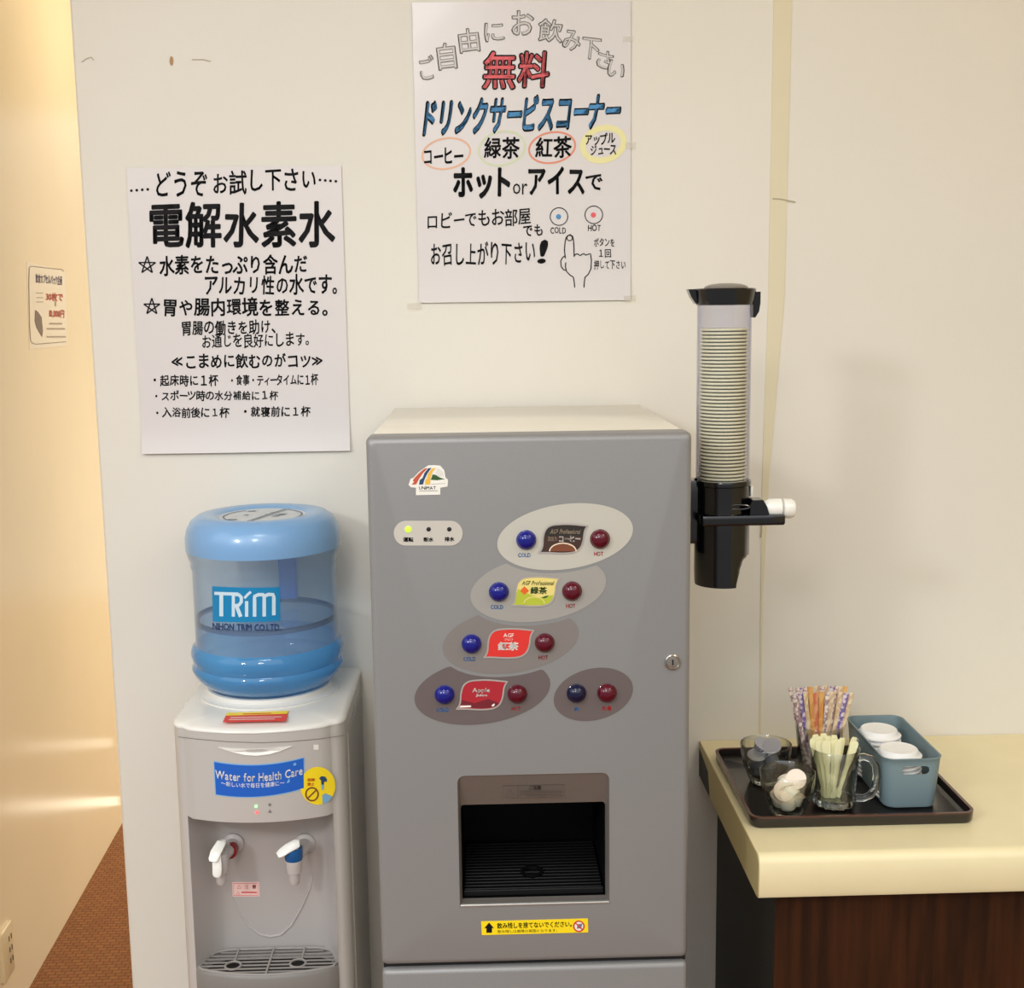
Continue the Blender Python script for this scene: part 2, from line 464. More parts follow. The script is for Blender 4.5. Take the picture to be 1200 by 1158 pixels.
M['glass'] = clear_mat('pressed_glass', (251, 252, 249), (104, 106, 98), gloss=2.2, rough=.02, ior=1.55, edge_pow=2.2)
M['solid_glass'] = glass_mat('solid_glass')

def wood_mat(name, a, b_):
    m = bpy.data.materials.new(name); m.use_nodes = True; nt = m.node_tree; b = nt.nodes['Principled BSDF']
    tc = nt.nodes.new('ShaderNodeTexCoord'); mp = nt.nodes.new('ShaderNodeMapping'); mp.inputs['Scale'].default_value = (26, 26, 1.6)
    n = nt.nodes.new('ShaderNodeTexNoise'); n.inputs['Scale'].default_value = 2.2; n.inputs['Detail'].default_value = 6
    r = nt.nodes.new('ShaderNodeValToRGB'); r.color_ramp.elements[0].color = (*lin(a), 1); r.color_ramp.elements[1].color = (*lin(b_), 1)
    r.color_ramp.elements[0].position = .35; r.color_ramp.elements[1].position = .68
    nt.links.new(tc.outputs['Object'], mp.inputs[0]); nt.links.new(mp.outputs[0], n.inputs['Vector'])
    nt.links.new(n.outputs['Fac'], r.inputs[0]); nt.links.new(r.outputs[0], b.inputs['Base Color'])
    b.inputs['Roughness'].default_value = .55; b.inputs['Specular IOR Level'].default_value = .2
    return m
M['wood'] = wood_mat('dark_wood', (40, 20, 8), (64, 34, 14))
M['wood_side'] = mat('dark_side', (30, 26, 22), 0.6)

def carpet_mat():
    m = bpy.data.materials.new('carpet_brown'); m.use_nodes = True; nt = m.node_tree; b = nt.nodes['Principled BSDF']
    tc = nt.nodes.new('ShaderNodeTexCoord')
    mp = nt.nodes.new('ShaderNodeMapping'); mp.inputs['Scale'].default_value = (1, 1, 1)
    br = nt.nodes.new('ShaderNodeTexBrick'); br.inputs['Scale'].default_value = 22
    br.inputs['Color1'].default_value = (*lin((150, 98, 52)), 1); br.inputs['Color2'].default_value = (*lin((138, 88, 46)), 1)
    br.inputs['Mortar'].default_value = (*lin((104, 62, 30)), 1); br.inputs['Mortar Size'].default_value = .035; br.inputs['Mortar Smooth'].default_value = .6
    br.inputs['Brick Width'].default_value = .5; br.inputs['Row Height'].default_value = .3
    n = nt.nodes.new('ShaderNodeTexNoise'); n.inputs['Scale'].default_value = 260
    mx = nt.nodes.new('ShaderNodeMix'); mx.data_type = 'RGBA'; mx.blend_type = 'OVERLAY'; mx.inputs[0].default_value = .45
    nt.links.new(tc.outputs['Object'], mp.inputs[0]); nt.links.new(mp.outputs[0], br.inputs['Vector']); nt.links.new(tc.outputs['Object'], n.inputs['Vector'])
    nt.links.new(br.outputs['Color'], mx.inputs[6]); nt.links.new(n.outputs['Color'], mx.inputs[7]); nt.links.new(mx.outputs[2], b.inputs['Base Color'])
    bp = nt.nodes.new('ShaderNodeBump'); bp.inputs['Strength'].default_value = .4; bp.inputs['Distance'].default_value = .004
    nt.links.new(n.outputs['Fac'], bp.inputs['Height']); nt.links.new(bp.outputs['Normal'], b.inputs['Normal'])
    b.inputs['Roughness'].default_value = .95
    return m
M['carpet'] = carpet_mat()

# ------------------------------------------------------------------ the setting
ZC = 2.62
bm = bmesh.new(); box(bm, -0.7135, 2.6, 0.0, 0.22, 0.0, ZC, .004, 1)
wall_back = obj('wall_back', bm, M['wall'], kind='structure')
bm = bmesh.new()
pa, pb = WALL_A - WALL_D * .85, WALL_A + WALL_D * 4.0
prism(bm, [pa, pb, pb - WALL_N * .12, pa - WALL_N * .12], (0, 0, ZC))
wall_left = obj('wall_left', bm, M['panel_wall'], kind='structure', smooth=0)
bm = bmesh.new(); box(bm, -1.6, 2.6, -2.35, 4.6, -0.06, 0.0)
floor = obj('floor', bm, M['carpet'], kind='structure', smooth=0)
bm = bmesh.new(); box(bm, -1.6, 2.6, -1.5, 4.6, ZC, ZC + .06)
obj('ceiling', bm, M['ceiling'], kind='structure', smooth=0)

bm = bmesh.new(); box(bm, 2.6, 2.7, -4.2, 0.0, 0.0, ZC)
obj('right_light_blocker', bm, mat('blocker_beige', (204, 186, 142), .8), kind='structure', smooth=0)  # unseen wall added to block side light; its beige warms the bounce
WP = Plane(0.0)
bm = bmesh.new()
slab(bm, [(889, 862), (889.5, 850), (893, 560), (900, 350), (906.5, 0), (908, -60), (930, -60), (928, 0), (919, 350), (901, 560), (894, 700), (891.5, 862)], WP, .0016, .0016)
obj('trim_1', bm, M['seam'], kind='structure', smooth=0)
bm = bmesh.new(); patch(bm, ell(201, 71.5, 2.2, 5.5, n=14), WP, .0012)
obj('stain', bm, M['stain'], wall_back, smooth=0, label='small brown stain near the top left of the wall')
bm = bmesh.new(); ribbon(bm, [(905, 233), (914, 233.5), (922, 235), (932, 237)], 1.6, WP, .0022)
ribbon(bm, [(892.3, 612), (892, 622), (891.2, 630)], 1.8, WP, .0022)
ribbon(bm, [(96, 73), (101, 69), (107, 67), (110, 71)], 1.0, WP, .0012); ribbon(bm, [(225, 70), (238, 70), (247, 72)], 1.0, WP, .0012)
obj('scuff', bm, M['scuff'], wall_back, smooth=0, label='thin scratches on the wall')

# ------------------------------------------------------------------ posters
def poster(name, cx, cz, x0, x1, z0, z1, curl, label, skew=(0, 0, 0, 0)):
    root = thing(name, (cx, -0.001, cz), label, 'poster')
    bend = lambda x, z: -0.0030 - curl * max(0.0, (z0 + .06 - z) / .06) ** 2 - .0012 * math.sin((x - x0) * 9) ** 2
    bm = bmesh.new(); nx, nz = 16, 22
    for (lift, flip) in ((0, 0), (-.0012, 1)):
        g = [[bm.verts.new(V(x0 + (x1 - x0) * i / nx, bend(x0 + (x1 - x0) * i / nx, z0 + (z1 - z0) * j / nz) - lift, z0 + (z1 - z0) * j / nz)) for i in range(nx + 1)] for j in range(nz + 1)]
        for j in range(nz):
            for i in range(nx): bm.faces.new((g[j][i], g[j][i + 1], g[j + 1][i + 1], g[j + 1][i]))
        if not flip: g0 = g
    per = lambda q: [q[0][i] for i in range(nx)] + [q[j][nx] for j in range(nz)] + [q[nz][nx - i] for i in range(nx)] + [q[nz - j][0] for j in range(nz)]
    a, b = per(g0), per(g)
    for i in range(len(a)): bm.faces.new((a[i], a[(i + 1) % len(a)], b[(i + 1) % len(a)], b[i]))
    obj('paper', bm, M['paper'], root, smooth=60)
    return root, Plane(-.003, bend)

H1 = dict(jit=1.0)
P1, mp1 = poster('notice_poster', -.4365, 1.31, -.6297, -.2435, 1.3105, 1.829, .006,
                 'white handwritten poster on the wall above the water bottle')
B = lambda o, **k: dict(off=o, jit=k.pop('jit', 1.0), **k)
lettering(P1, M['ink'], [
    ('どうぞ', (183, 200, 243, 232), B(.016, tilt=4)), ('お試し下さい', (250, 198, 370, 227), B(.016, tilt=6))], mp1)
bm = bmesh.new()
for k in range(4):
    disc(bm, 154 + k * 6.4, 223.5 - k * .5, 1.7, mp1, .0006, 8, 1); disc(bm, 375 + k * 6.2, 211 + k * .5, 1.7, mp1, .0006, 8, 1)
obj('dotted_lines', bm, M['ink'], P1, smooth=0, kind='stuff')
for (a, b, s) in ((172.5, 311, 10.5), (178, 359.5, 10)):
    bm = bmesh.new()
    st = [(a + s * math.sin(2 * PI * (2 * k % 5) / 5), b - s * math.cos(2 * PI * (2 * k % 5) / 5)) for k in range(5)]
    for k in range(5): ribbon(bm, [st[k], st[(k + 1) % 5]], 1.7, mp1, .0006)
    obj('star_drawing', bm, M['ink'], P1, smooth=0)
lettering(P1, M['ink'], [('電解水素水', (175, 236, 393, 291), B(.026, jit=.5, tilt=2))], mp1, label='large bold black heading')
lettering(P1, M['ink'], [
    ('水素をたっぷり含んだ', (187, 298, 360, 323), B(.024, tilt=2)),
    ('アルカリ性の水です。', (240, 321, 395, 346), B(.022, tilt=1)),
    ('胃や腸内環境を整える。', (192, 348, 384, 371), B(.024, tilt=1)),
    ('胃腸の働きを助け、', (213, 375, 323, 393), B(.020, tilt=2)),
    ('お通じを良好にします。', (237, 390, 362, 408), B(.016, tilt=3)),
    ('≪こまめに飲むのがコツ≫', (201, 414, 378, 432), B(.024, tilt=1)),
    ('・起床時に１杯', (180, 439, 256, 453), B(.024, tilt=0)), ('・食事・ティータイムに１杯', (271, 438, 373, 452), B(.022, tilt=1)),
    ('・スポーツ時の水分補給に１杯', (182, 457, 326, 470), B(.022, tilt=1)),
    ('・入浴前後に１杯', (183, 477, 269, 490), B(.022, tilt=0)), ('・就寝前に１杯', (286, 476, 364, 489), B(.024, tilt=1))], mp1)

P2, mp2 = poster('drink_corner_poster', .087, 1.582, -.1080, .2825, 1.582, 2.1105, .002,
                 'white handwritten poster with red and blue headings, on the wall above the drink machine')
arc = [('ご', (491, 65, 510, 94), .18), ('自', (512, 50, 535, 82), .12), ('由', (537, 33, 562, 62), .12), ('に', (567, 26, 591, 49), .08),
       ('お', (599, 12, 626, 42), 0), ('飲', (630, 22, 660, 50), -.08), ('み', (659, 35, 681, 60), -.15), ('下', (681, 44, 704, 70), -.12),
       ('さ', (699, 59, 718, 81), -.3), ('い', (711, 72, 733, 92), -.35)]
lettering(P2, M['pencil'], [(s, bx, dict(off=.030, rot=r)) for s, bx, r in arc], mp2, .0006, 'grey pencil outline lettering')
lettering(P2, M['pencil_fill'], [(s, (bx[0] + 1.3, bx[1] + 1.3, bx[2] - 1.3, bx[3] - 1.3), dict(off=.0, rot=r)) for s, bx, r in arc], mp2, .0010, 'pale grey lettering fill')
big = [('無', (565, 59, 606, 106)), ('料', (606, 59, 645, 104))]
lettering(P2, M['ink'], [(s, bx, dict(off=.050, slant=3)) for s, bx in big], mp2, .0006, 'black outline of the red heading')
lettering(P2, M['red_ink'], [(s, (bx[0] + 2, bx[1] + 2, bx[2] - 2, bx[3] - 2), dict(off=.012, slant=3)) for s, bx in big], mp2, .0010, 'red heading')
dr = 'ドリンクサービスコーナー'; xs = [497, 518, 540, 562, 584, 607, 612, 640, 660, 681, 697, 728]
st_ = random.getstate()
lettering(P2, M['ink'], [(dr, (497, 111, 728, 156), dict(off=.055, tilt=9, slant=5))], mp2, .0006, 'black outline of the blue heading')
random.setstate(st_)
lettering(P2, M['blue_ink'], [(dr, (499, 113.5, 726, 153.5), dict(off=.018, tilt=9, slant=5))], mp2, .0010, 'blue heading')
for (m, cx, cy, a, b, w) in (('orange_p', 523, 180, 28, 18, 2.2), ('green_p', 588, 174, 27, 20, 2.4), ('redorange_p', 647, 173, 27, 18, 2.2), ('yellow_p', 707, 169, 24, 19, 7)):
    bm = bmesh.new(); ribbon(bm, ell(cx, cy, a, b, -3), w, mp2, .0005, True)
    obj('pencil_ring', bm, M[m], P2, smooth=0, label={'orange_p': 'orange', 'green_p': 'pale green', 'redorange_p': 'red', 'yellow_p': 'yellow'}[m] + ' pencil ring')
lettering(P2, M['ink'], [
    ('コーヒー', (497, 173, 543, 192), B(.022, tilt=2)), ('緑茶', (567, 160, 609, 187), B(.022, tilt=3)), ('紅茶', (627, 160, 670, 186), B(.022, tilt=3)),
    ('アップル', (686, 156, 721, 170), B(.020, tilt=2)), ('ジュース', (692, 170, 722, 182), B(.020, tilt=1)),
    ('ホット', (531, 196, 598, 233), B(.045, jit=.3)), ('or', (601, 215, 618, 228), B(.0, jit=.3)), ('アイス', (619, 195, 685, 229), B(.030, jit=.3)), ('で', (686, 204, 706, 223), B(.02)),
    ('ロビーでもお部屋', (501, 246, 622, 267), B(.014, tilt=6)), ('でも', (613, 263, 636, 277), B(.02)),
    ('お召し上がり下さい', (505, 283, 627, 311), B(.014, tilt=4)), ('!', (631, 281, 642, 309), B(.02, slant=6)),
    ('COLD', (645, 266, 663, 274), B(.012)), ('HOT', (689, 263, 704, 271), B(.012)),
    ('ボタンを', (696, 279, 720, 289), B(.012)), ('１回', (702, 292, 716, 302), B(.012)), ('押して下さい', (696, 305, 733, 316), B(.012))], mp2, .0009)
C2 = lambda pts: [(470 + x / 4, 180 + y / 4) for x, y in pts]
bm = bmesh.new()
ribbon(bm, C2([(814, 628), (811, 600), (808, 580), (790, 568), (775, 552), (770, 530), (772, 510)]), 1.2, mp2, .0008)
ribbon(bm, C2([(770, 492), (766, 455), (768, 420), (772, 398), (780, 385), (793, 380), (804, 388), (808, 405), (810, 440), (811, 484)]), 1.2, mp2, .0008)
ribbon(bm, C2([(810, 480), (817, 473), (825, 470), (833, 474), (840, 479), (848, 472), (857, 469), (866, 476), (876, 472), (888, 470), (892, 500), (890, 540), (878, 565), (862, 580), (859, 600), (857, 628)]), 1.2, mp2, .0008)
ribbon(bm, C2([(770, 478), (756, 488), (748, 505), (751, 530), (762, 545), (772, 548)]), 1.2, mp2, .0008)
ribbon(bm, ell(667.5, 279, 3.2, 3.2, n=16), 1.1, mp2, .0008, True)
obj('finger_drawing', bm, M['ink'], P2, smooth=0, label='pen drawing of a pointing finger')
for cx_, cy_ in ((655, 253.8), (695.8, 251.8)):
    bm = bmesh.new(); ribbon(bm, ell(cx_, cy_, 10.3, 10.3), 1.0, mp2, .0008, True); obj('button_drawing', bm, M['ink'], P2, smooth=0)
bm = bmesh.new(); disc(bm, 654.5, 254, 3.0, mp2, .0008, 14, 1); obj('button_dot', bm, M['blue_ink'], P2, smooth=0, label='blue pencil dot')
bm = bmesh.new(); disc(bm, 695.3, 252, 3.0, mp2, .0008, 14, 1); obj('button_dot', bm, M['red_ink'], P2, smooth=0, label='red pencil dot')
for (x, y, w, h) in ((477, 354, 17, 9), (733, 166, 12, 9), (731, 346, 14, 8), (730, 42, 12, 7)):
    bm = bmesh.new(); slab(bm, [(x, y + h), (x + w, y + h - 1), (x + w, y), (x, y + 1)], Plane(-.0052), .0, .0004); obj('tape', bm, M['tape'], P2, smooth=0, label='strip of clear tape')

# small laminated sheet on the corridor wall
LP = LeftPlane()
P3 = thing('notice_sheet', on_left(56, 405), 'small laminated notice with red writing on the glossy beige corridor wall', 'notice')
bm = bmesh.new(); slab(bm, [(34, 409.5), (78.5, 405), (75.5, 317), (30.5, 307)], LP, .0012, .0012)
obj('film', bm, mat('laminate_beige', (242, 226, 194), .25, coat=.4), P3, smooth=0)
bm = bmesh.new(); ribbon(bm, [(37, 402), (35, 399), (33.8, 380), (33, 330), (33.5, 314), (36, 312), (72, 316), (74, 318)], .7, LP, .0020); ribbon(bm, [(37, 402), (41, 403.5), (77, 400.5)], .8, LP, .0020)
obj('border_line', bm, mat('border_brown', (140, 120, 96), .5), P3, smooth=0)
lettering(P3, mat('violet_print', (120, 100, 130), .5), [('飲食カプセルパック企画', (41, 322, 72, 333), dict(off=.02, tilt=-3))], LP, .0020, 'violet heading')
M['soft_red'] = mat('soft_red_print', (222, 106, 84), .5)
lettering(P3, M['soft_red'], [('30枚で', (53, 343, 73, 353), dict(off=.03, tilt=-1))], LP, .0020, 'red lettering')
lettering(P3, M['soft_red'], [('10,000円', (57, 363, 74.5, 373), dict(off=.03, tilt=-1))], LP, .0020, 'red price lettering')
bm = bmesh.new()
for (x0, y0, x1, h) in ((57, 378.5, 72, 1.8), (54, 384.5, 75.5, 1.8), (54, 394, 76.5, 1.6), (41.5, 343, 50, .8), (42, 348.5, 49.5, .8), (42, 353.5, 50, .8), (63.6, 353, 65, 6)): bar(bm, x0, y0, x1, y0 + h, LP, .0020)
obj('print_lines', bm, mat('grey_brown_print', (160, 140, 112), .5), P3, smooth=0)
bm = bmesh.new(); patch(bm, [(48.5, 395), (49.5, 388), (48, 372), (44, 366), (40.5, 363), (40, 376), (42, 384)], LP, .0020); obj('print_picture', bm, mat('picture_brown', (120, 98, 76), .5), P3, smooth=0)

# wall outlet low on the corridor wall
o_c = WALL_A + WALL_D * (-.135)
OUT = thing('wall_outlet', (o_c.x, o_c.y, .165), 'cream wall outlet plate low on the corridor wall at the left edge', 'outlet')
def lw(u, z, l): p = WALL_A + WALL_D * (-.135 + u) + WALL_N * l; return V(p.x, p.y, z)
bm = bmesh.new(); q = rrect(-.036, .106, .036, .226, .008)
loft(bm, [[lw(u, z, 0) for u, z in q], [lw(u, z, .006) for u, z in q], [lw(u * .93, .166 + (z - .166) * .96, .008) for u, z in q]], False, True)
obj('plate', bm, mat('outlet_cream', (226, 205, 160), .3), OUT)
for zz in (.192, .166, .140):
    bm = bmesh.new()
    for u in (.008, .022): prism(bm, [lw(u - .002, zz - .006, .0084), lw(u + .002, zz - .006, .0084), lw(u + .002, zz + .006, .0084), lw(u - .002, zz + .006, .0084)], WALL_N * .0003)
    obj('socket', bm, M['dark'], OUT, smooth=0)

# ------------------------------------------------------------------ drink machine
YF = -.56
MX0, MX1 = -.1630, .3030
MC = thing('drink_machine', (.07, -.29, 0), 'tall silver drink dispensing machine with oval button panels and a black serving bay', 'drink machine')
FP = Plane(YF)
bm = bmesh.new(); box(bm, MX0 + .006, MX1 - .006, -.5095, -.022, .03, 1.380)
bmesh.ops.delete(bm, geom=[f for f in bm.faces if f.normal.y < -.9], context='FACES')
obj('cabinet', bm, mat('cabinet_side', (196, 190, 176), .4), MC)
bm = bmesh.new(); box(bm, MX0 + .004, MX1 - .004, -.508, -.020, 1.3802, 1.3895, .003)
obj('top_panel', bm, M['top'], MC)
for (x, y) in ((-.13, -.47), (.27, -.47), (-.13, -.06), (.27, -.06)):
    bm = bmesh.new(); lathe(bm, [(.020, 0), (.020, .012), (.014, .012), (.014, .031)], (x, y, 0), 16, cap0=True); obj('foot', bm, M['dark'], MC)

def px_rect(x0, y0, x1, y1, y):                      # pixel rectangle -> (x0, z0, x1, z1) on depth y
    a, b = on_y(x0, y1, y), on_y(x1, y0, y); return a.x, a.z, b.x, b.z
bx0, bz0, bx1, bz1 = px_rect(539, 905.5, 714, 1062, YF)
hole = rrect(bx0, bz0, bx1, bz1, (.0012, .0012, .011, .011))
Z0, Z1 = .5855, 1.3915
bm = bmesh.new()
r_ = .010
def outer(ins, y, rad): return [V(a, y, b) for a, b in rrect(MX0 + ins, Z0 + ins, MX1 - ins, Z1 - ins, rad)]
ringsO = [outer(0, -.512, .008), outer(0, YF + r_, .008)] + [outer(r_ * (1 - math.cos(k * PI / 10)), YF + r_ * (1 - math.sin(k * PI / 10)), .008) for k in range(1, 6)]
loft(bm, ringsO, False, False)
bm.verts.ensure_lookup_table()
fo = bm.verts[-len(ringsO[0]):]
fi = [bm.verts.new(V(a, YF, b)) for a, b in hole]
ed = []
n = len(fo)
for i in range(n): ed.append(bm.edges.get((fo[i], fo[(i + 1) % n])) or bm.edges.new((fo[i], fo[(i + 1) % n])))
for i in range(len(fi)): ed.append(bm.edges.new((fi[i], fi[(i + 1) % len(fi)])))
bmesh.ops.triangle_fill(bm, use_beauty=True, use_dissolve=False, edges=ed)
obj('upper_door', bm, M['silver'], MC, smooth=40)
# serving bay: sloping bezel, black chamber, grate
YB = YF + .017
ix0, iz0, ix1, iz1 = px_rect(542, 939.5, 709, 1053, YB)
inn = rrect(ix0, iz0, ix1, iz1, (.001, .001, .005, .005))
bm = bmesh.new(); loft(bm, [[V(a, YF - .0002, b) for a, b in hole], [V(a, YF + .001, b) for a, b in [(x + (.0008 if x < .05 else -.0008), z) for x, z in hole]], [V(a, YB, b) for a, b in inn]])
BEZ = obj('bay_bezel', bm, M['silver_dark'], MC, smooth=30)
bm = bmesh.new(); back = [(a, b) for a, b in inn]
loft(bm, [[V(a, YB, b) for a, b in inn], [V(a, YB + .02, b) for a, b in inn], [V(a, YB + .20, b) for a, b in inn]], False, True)
obj('bay_chamber', bm, M['bay'], MC, smooth=30)
bm = bmesh.new()
for k in range(16): box(bm, ix0 + .003, ix1 - .003, YB + .012 + k * .0105, YB + .018 + k * .0105, iz0 + .004, iz0 + .009, .001, 1)
box(bm, ix0 + .002, ix1 - .002, YB + .004, YB + .009, iz0 + .0005, iz0 + .010, .001, 1)
obj('bay_grate', bm, M['bay_grate'], MC, smooth=30)
bm = bmesh.new(); lathe(bm, [(.016, 0), (.018, .003), (.018, .006), (.013, .006), (.013, .002)], ((ix0 + ix1) / 2, YB + .06, iz0 + .008), 24)
obj('cup_ring', bm, M['bay_grate'], MC)
bm = bmesh.new(); a, b = on_y(539.5, 1061, YF), on_y(714, 1058.5, YF); box(bm, a.x, b.x, YF - .002, YF + .004, a.z - .0022, a.z + .001, .0008, 1)
obj('bay_lip', bm, M['silver_edge'], MC, label='bright lower lip of the bay')
bm = bmesh.new(); 
BP = Plane(YF + .006)
ribbon(bm, [(589.5, 934.5), (661.5, 933), (661.5, 919.5), (589.5, 921)], .8, BP, .0, True); ribbon(bm, [(607, 921), (607, 934)], .6, BP, 0)
ribbon(bm, [(593, 933), (602, 933), (597.5, 925)], .8, BP, 0, True)
for yy, xa, xb in ((926.6, 609, 659), (929.6, 609, 658), (932.2, 616, 640)): bar(bm, xa, yy, xb, yy + 1.0, BP, 0)
put_text(bm, 'ご注意', (620, 920.6, 634, 925.4), BP, 0, off=.02)
obj('warning_print', bm, mat('warning_grey', (74, 68, 64), .5), MC, smooth=0)
# lower door
bm = bmesh.new(); box(bm, MX0, MX1, YF, -.512, .035, .5785, .008, 3); obj('lower_door', bm, M['silver'], MC)
bm = bmesh.new(); box(bm, MX0 + .002, MX1 - .002, YF + .012, -.5, .5775, .5865); obj('door_gap', bm, M['dark'], MC, smooth=0)

# oval button panels
def oval(k): return ((662.2, 629.0), (630.8, 690.0), (598.2, 750.2), (565.2, 810.2))[k]
def inside(p, c, a, b, sh):
    u = (p[0] - c[0]) / a; w = (p[1] - c[1] - sh * u) / b; return u * u + w * w < 1
def oval_outline(k):
    if k == 4: return ell(695.3, 813.7, 46.4, 30.6, -6.5, 72)
    c = oval(k); E = ell(c[0], c[1], 79.5, 38.3, -8.75, 96)
    if k == 0: return E
    u = oval(k - 1); gap = 1.055 if k > 1 else 1.045
    UE = ell(u[0], u[1], 79.5 * gap, 38.3 * gap * 1.05, -8.75 * gap, 160)
    keep = [not inside(p, u, 79.5 * gap, 38.3 * gap * 1.05, -8.75 * gap) for p in E]
    i0 = next(i for i in range(len(E)) if keep[i] and not keep[i - 1])
    A = []
    for j in range(len(E)):
        i = (i0 + j) % len(E)
        if not keep[i]: break
        A.append(E[i])
    U = [p for p in UE]; ins = [inside(p, c, 79.5, 38.3, -8.75) for p in U]
    s0 = next(i for i in range(len(U)) if ins[i] and not ins[i - 1])
    Bq = []
    for j in range(len(U)):
        i = (s0 + j) % len(U)
        if not ins[i]: break
        Bq.append(U[i])
    d0 = math.hypot(Bq[0][0] - A[-1][0], Bq[0][1] - A[-1][1]); d1 = math.hypot(Bq[-1][0] - A[-1][0], Bq[-1][1] - A[-1][1])
    if d1 < d0: Bq.reverse()
    return A + Bq

def leaf(x0, y0, x1, y1):
    """label shape: pointed lower-left and upper-right, rounded upper-left and lower-right"""
    w, h = x1 - x0, y1 - y0
    P = lambda u, v: (x0 + u * w, y0 + v * h)
    def bez(a, b, c, d, n=10):
        return [tuple((1 - t) ** 3 * a[i] + 3 * (1 - t) ** 2 * t * b[i] + 3 * (1 - t) * t * t * c[i] + t ** 3 * d[i] for i in (0, 1)) for t in [k / n for k in range(n)]]
    pts = bez(P(0, .97), P(.12, .82), P(.07, .55), P(.10, .40)) + bez(P(.10, .40), P(.13, .10), P(.22, .02), P(.42, .01))
    pts += bez(P(.42, .01), P(.62, -.02), P(.82, .03), P(1, .06)) + bez(P(1, .06), P(.90, .20), P(.93, .42), P(.90, .58)) + bez(P(.90, .58), P(.86, .90), P(.74, .97), P(.56, .98)) + bez(P(.56, .98), P(.38, 1.0), P(.16, .94), P(0, .97))
    return pts
def shrink(pts, d):
    cx = sum(p[0] for p in pts) / len(pts); cy = sum(p[1] for p in pts) / len(pts)
    w = max(p[0] for p in pts) - min(p[0] for p in pts); h = max(p[1] for p in pts) - min(p[1] for p in pts)
    return [(cx + (p[0] - cx) * (1 - 2 * d / w), cy + (p[1] - cy) * (1 - 2 * d / h)) for p in pts]

BTN = [((616.7, 632.6), (703, 631.5)), ((584.6, 693.4), (670.3, 692.5)), ((552.6, 754.3), (638.2, 753)), ((521, 813.8), (606.2, 812.9)), ((675.5, 812.2), (711.2, 811.7))]
LEAF = [(632, 615, 688, 648), (600, 676.5, 655, 710), (567.5, 737.5, 625, 770.5), (535.5, 797.5, 594, 831)]
def push_button(parent, c, key, lab):
    p = FP(c[0], c[1]); R = .0136
    bm = bmesh.new()
    prof = [(R * 1.06, 0), (R * 1.06, .0015), (R, .002)] + [(R * math.cos(a), .002 + R * .80 * math.sin(a)) for a in [PI / 2 * k / 8 for k in range(1, 8)]]
    rings = [[V(p.x + r * math.cos(2 * PI * i / 28), YF - .0006 - z, p.z + r * math.sin(2 * PI * i / 28)) for i in range(28)] for r, z in prof]
    loft(bm, rings, False, True)
    obj('push_button', bm, M[key], parent, label=lab, smooth=50)
PAN = []
for k in range(5):
    bm = bmesh.new(); slab(bm, oval_outline(k), FP, .0006, .0006)
    pn = obj('button_panel', bm, M['oval%d' % min(k, 3)], MC, smooth=0,
             label=('pale grey oval panel with the coffee label', 'grey oval panel with the yellow green tea label', 'brown-grey oval panel with the red tea label', 'dark brown-grey oval panel with the apple juice label', 'small dark oval panel with two buttons and no picture label')[k])
    PAN.append(pn)
    push_button(pn, BTN[k][0], 'btn_navy' if k == 4 else 'btn_blue', 'dark blue button' if k == 4 else 'blue button')
    push_button(pn, BTN[k][1], 'btn_red', 'dark red button')
    b0, b1 = BTN[k]
    if k < 4:
        lettering(pn, M['blue_print'], [('COLD', (b0[0] - 9.5, b0[1] + 15.5, b0[0] + 5, b0[1] + 20.3), dict(off=.020))], FP, .0010, 'blue lettering')
        lettering(pn, M['red_print'], [('HOT', (b1[0] - 7, b1[1] + 15, b1[0] + 4, b1[1] + 20), dict(off=.022))], FP, .0010, 'red lettering')
    else:
        lettering(pn, M['blue_print'], [('水', (b0[0] - 3, b0[1] + 16, b0[0] + 3, b0[1] + 21), dict(off=.03))], FP, .0010, 'blue lettering')
        lettering(pn, M['red_print'], [('お湯', (b1[0] - 6, b1[1] + 15.5, b1[0] + 5, b1[1] + 21), dict(off=.03))], FP, .0010, 'red lettering')
for k, key in enumerate(('coffee', 'green_lbl', 'tea_lbl', 'apple_lbl')):
    x0, y0, x1, y1 = LEAF[k]; pn = PAN[k]; L = leaf(x0, y0, x1, y1)
    bm = bmesh.new(); ribbon(bm, shrink(leaf(x0 - 1.5, y0 - 1.5, x1 + 1.5, y1 + 1.5), .6), 1.8, FP, .0016, True)
    obj('label_rim', bm, M['lbl_rim'], pn, smooth=0)
    bm = bmesh.new(); slab(bm, L, FP, .0012, .0012); obj('flavour_label', bm, M[key], pn, smooth=0)
def half_disc(cx, cy, a, b, n=20): return [(cx + a * math.cos(PI * k / n), cy - b * math.sin(PI * k / n)) for k in range(n + 1)]
# coffee
x0, y0, x1, y1 = LEAF[0]
bm = bmesh.new(); patch(bm, [(637.5, 628), (640, 620), (645, 616.5), (655, 615.6), (672, 616), (686, 617.4), (683.5, 622.5), (683, 628)], FP, .0015); obj('label_print', bm, M['coffee2'], PAN[0], smooth=0)
bm = bmesh.new(); ribbon(bm, half_disc(659.5, 646, 15.5, 9.6), 1.5, FP, .0018); obj('label_print', bm, M['cream_print'], PAN[0], smooth=0, label='cream cup outline')
bm = bmesh.new(); patch(bm, half_disc(659.5, 646, 14.2, 8.4), FP, .0017); obj('label_print', bm, M['brown_print'], PAN[0], smooth=0, label='brown coffee picture')
lettering(PAN[0], M['white_print'], [('コーヒー', (655, 627.5, 680, 635), dict(off=.05))], FP, .0018, 'white lettering')
lettering(PAN[0], M['cream_print'], [('AGF Professional', (645, 620, 680, 625.5), dict(off=.01, slant=1.2)), ('深煎り', (642, 628.5, 652.5, 634), dict(off=.02))], FP, .0018, 'cream lettering')
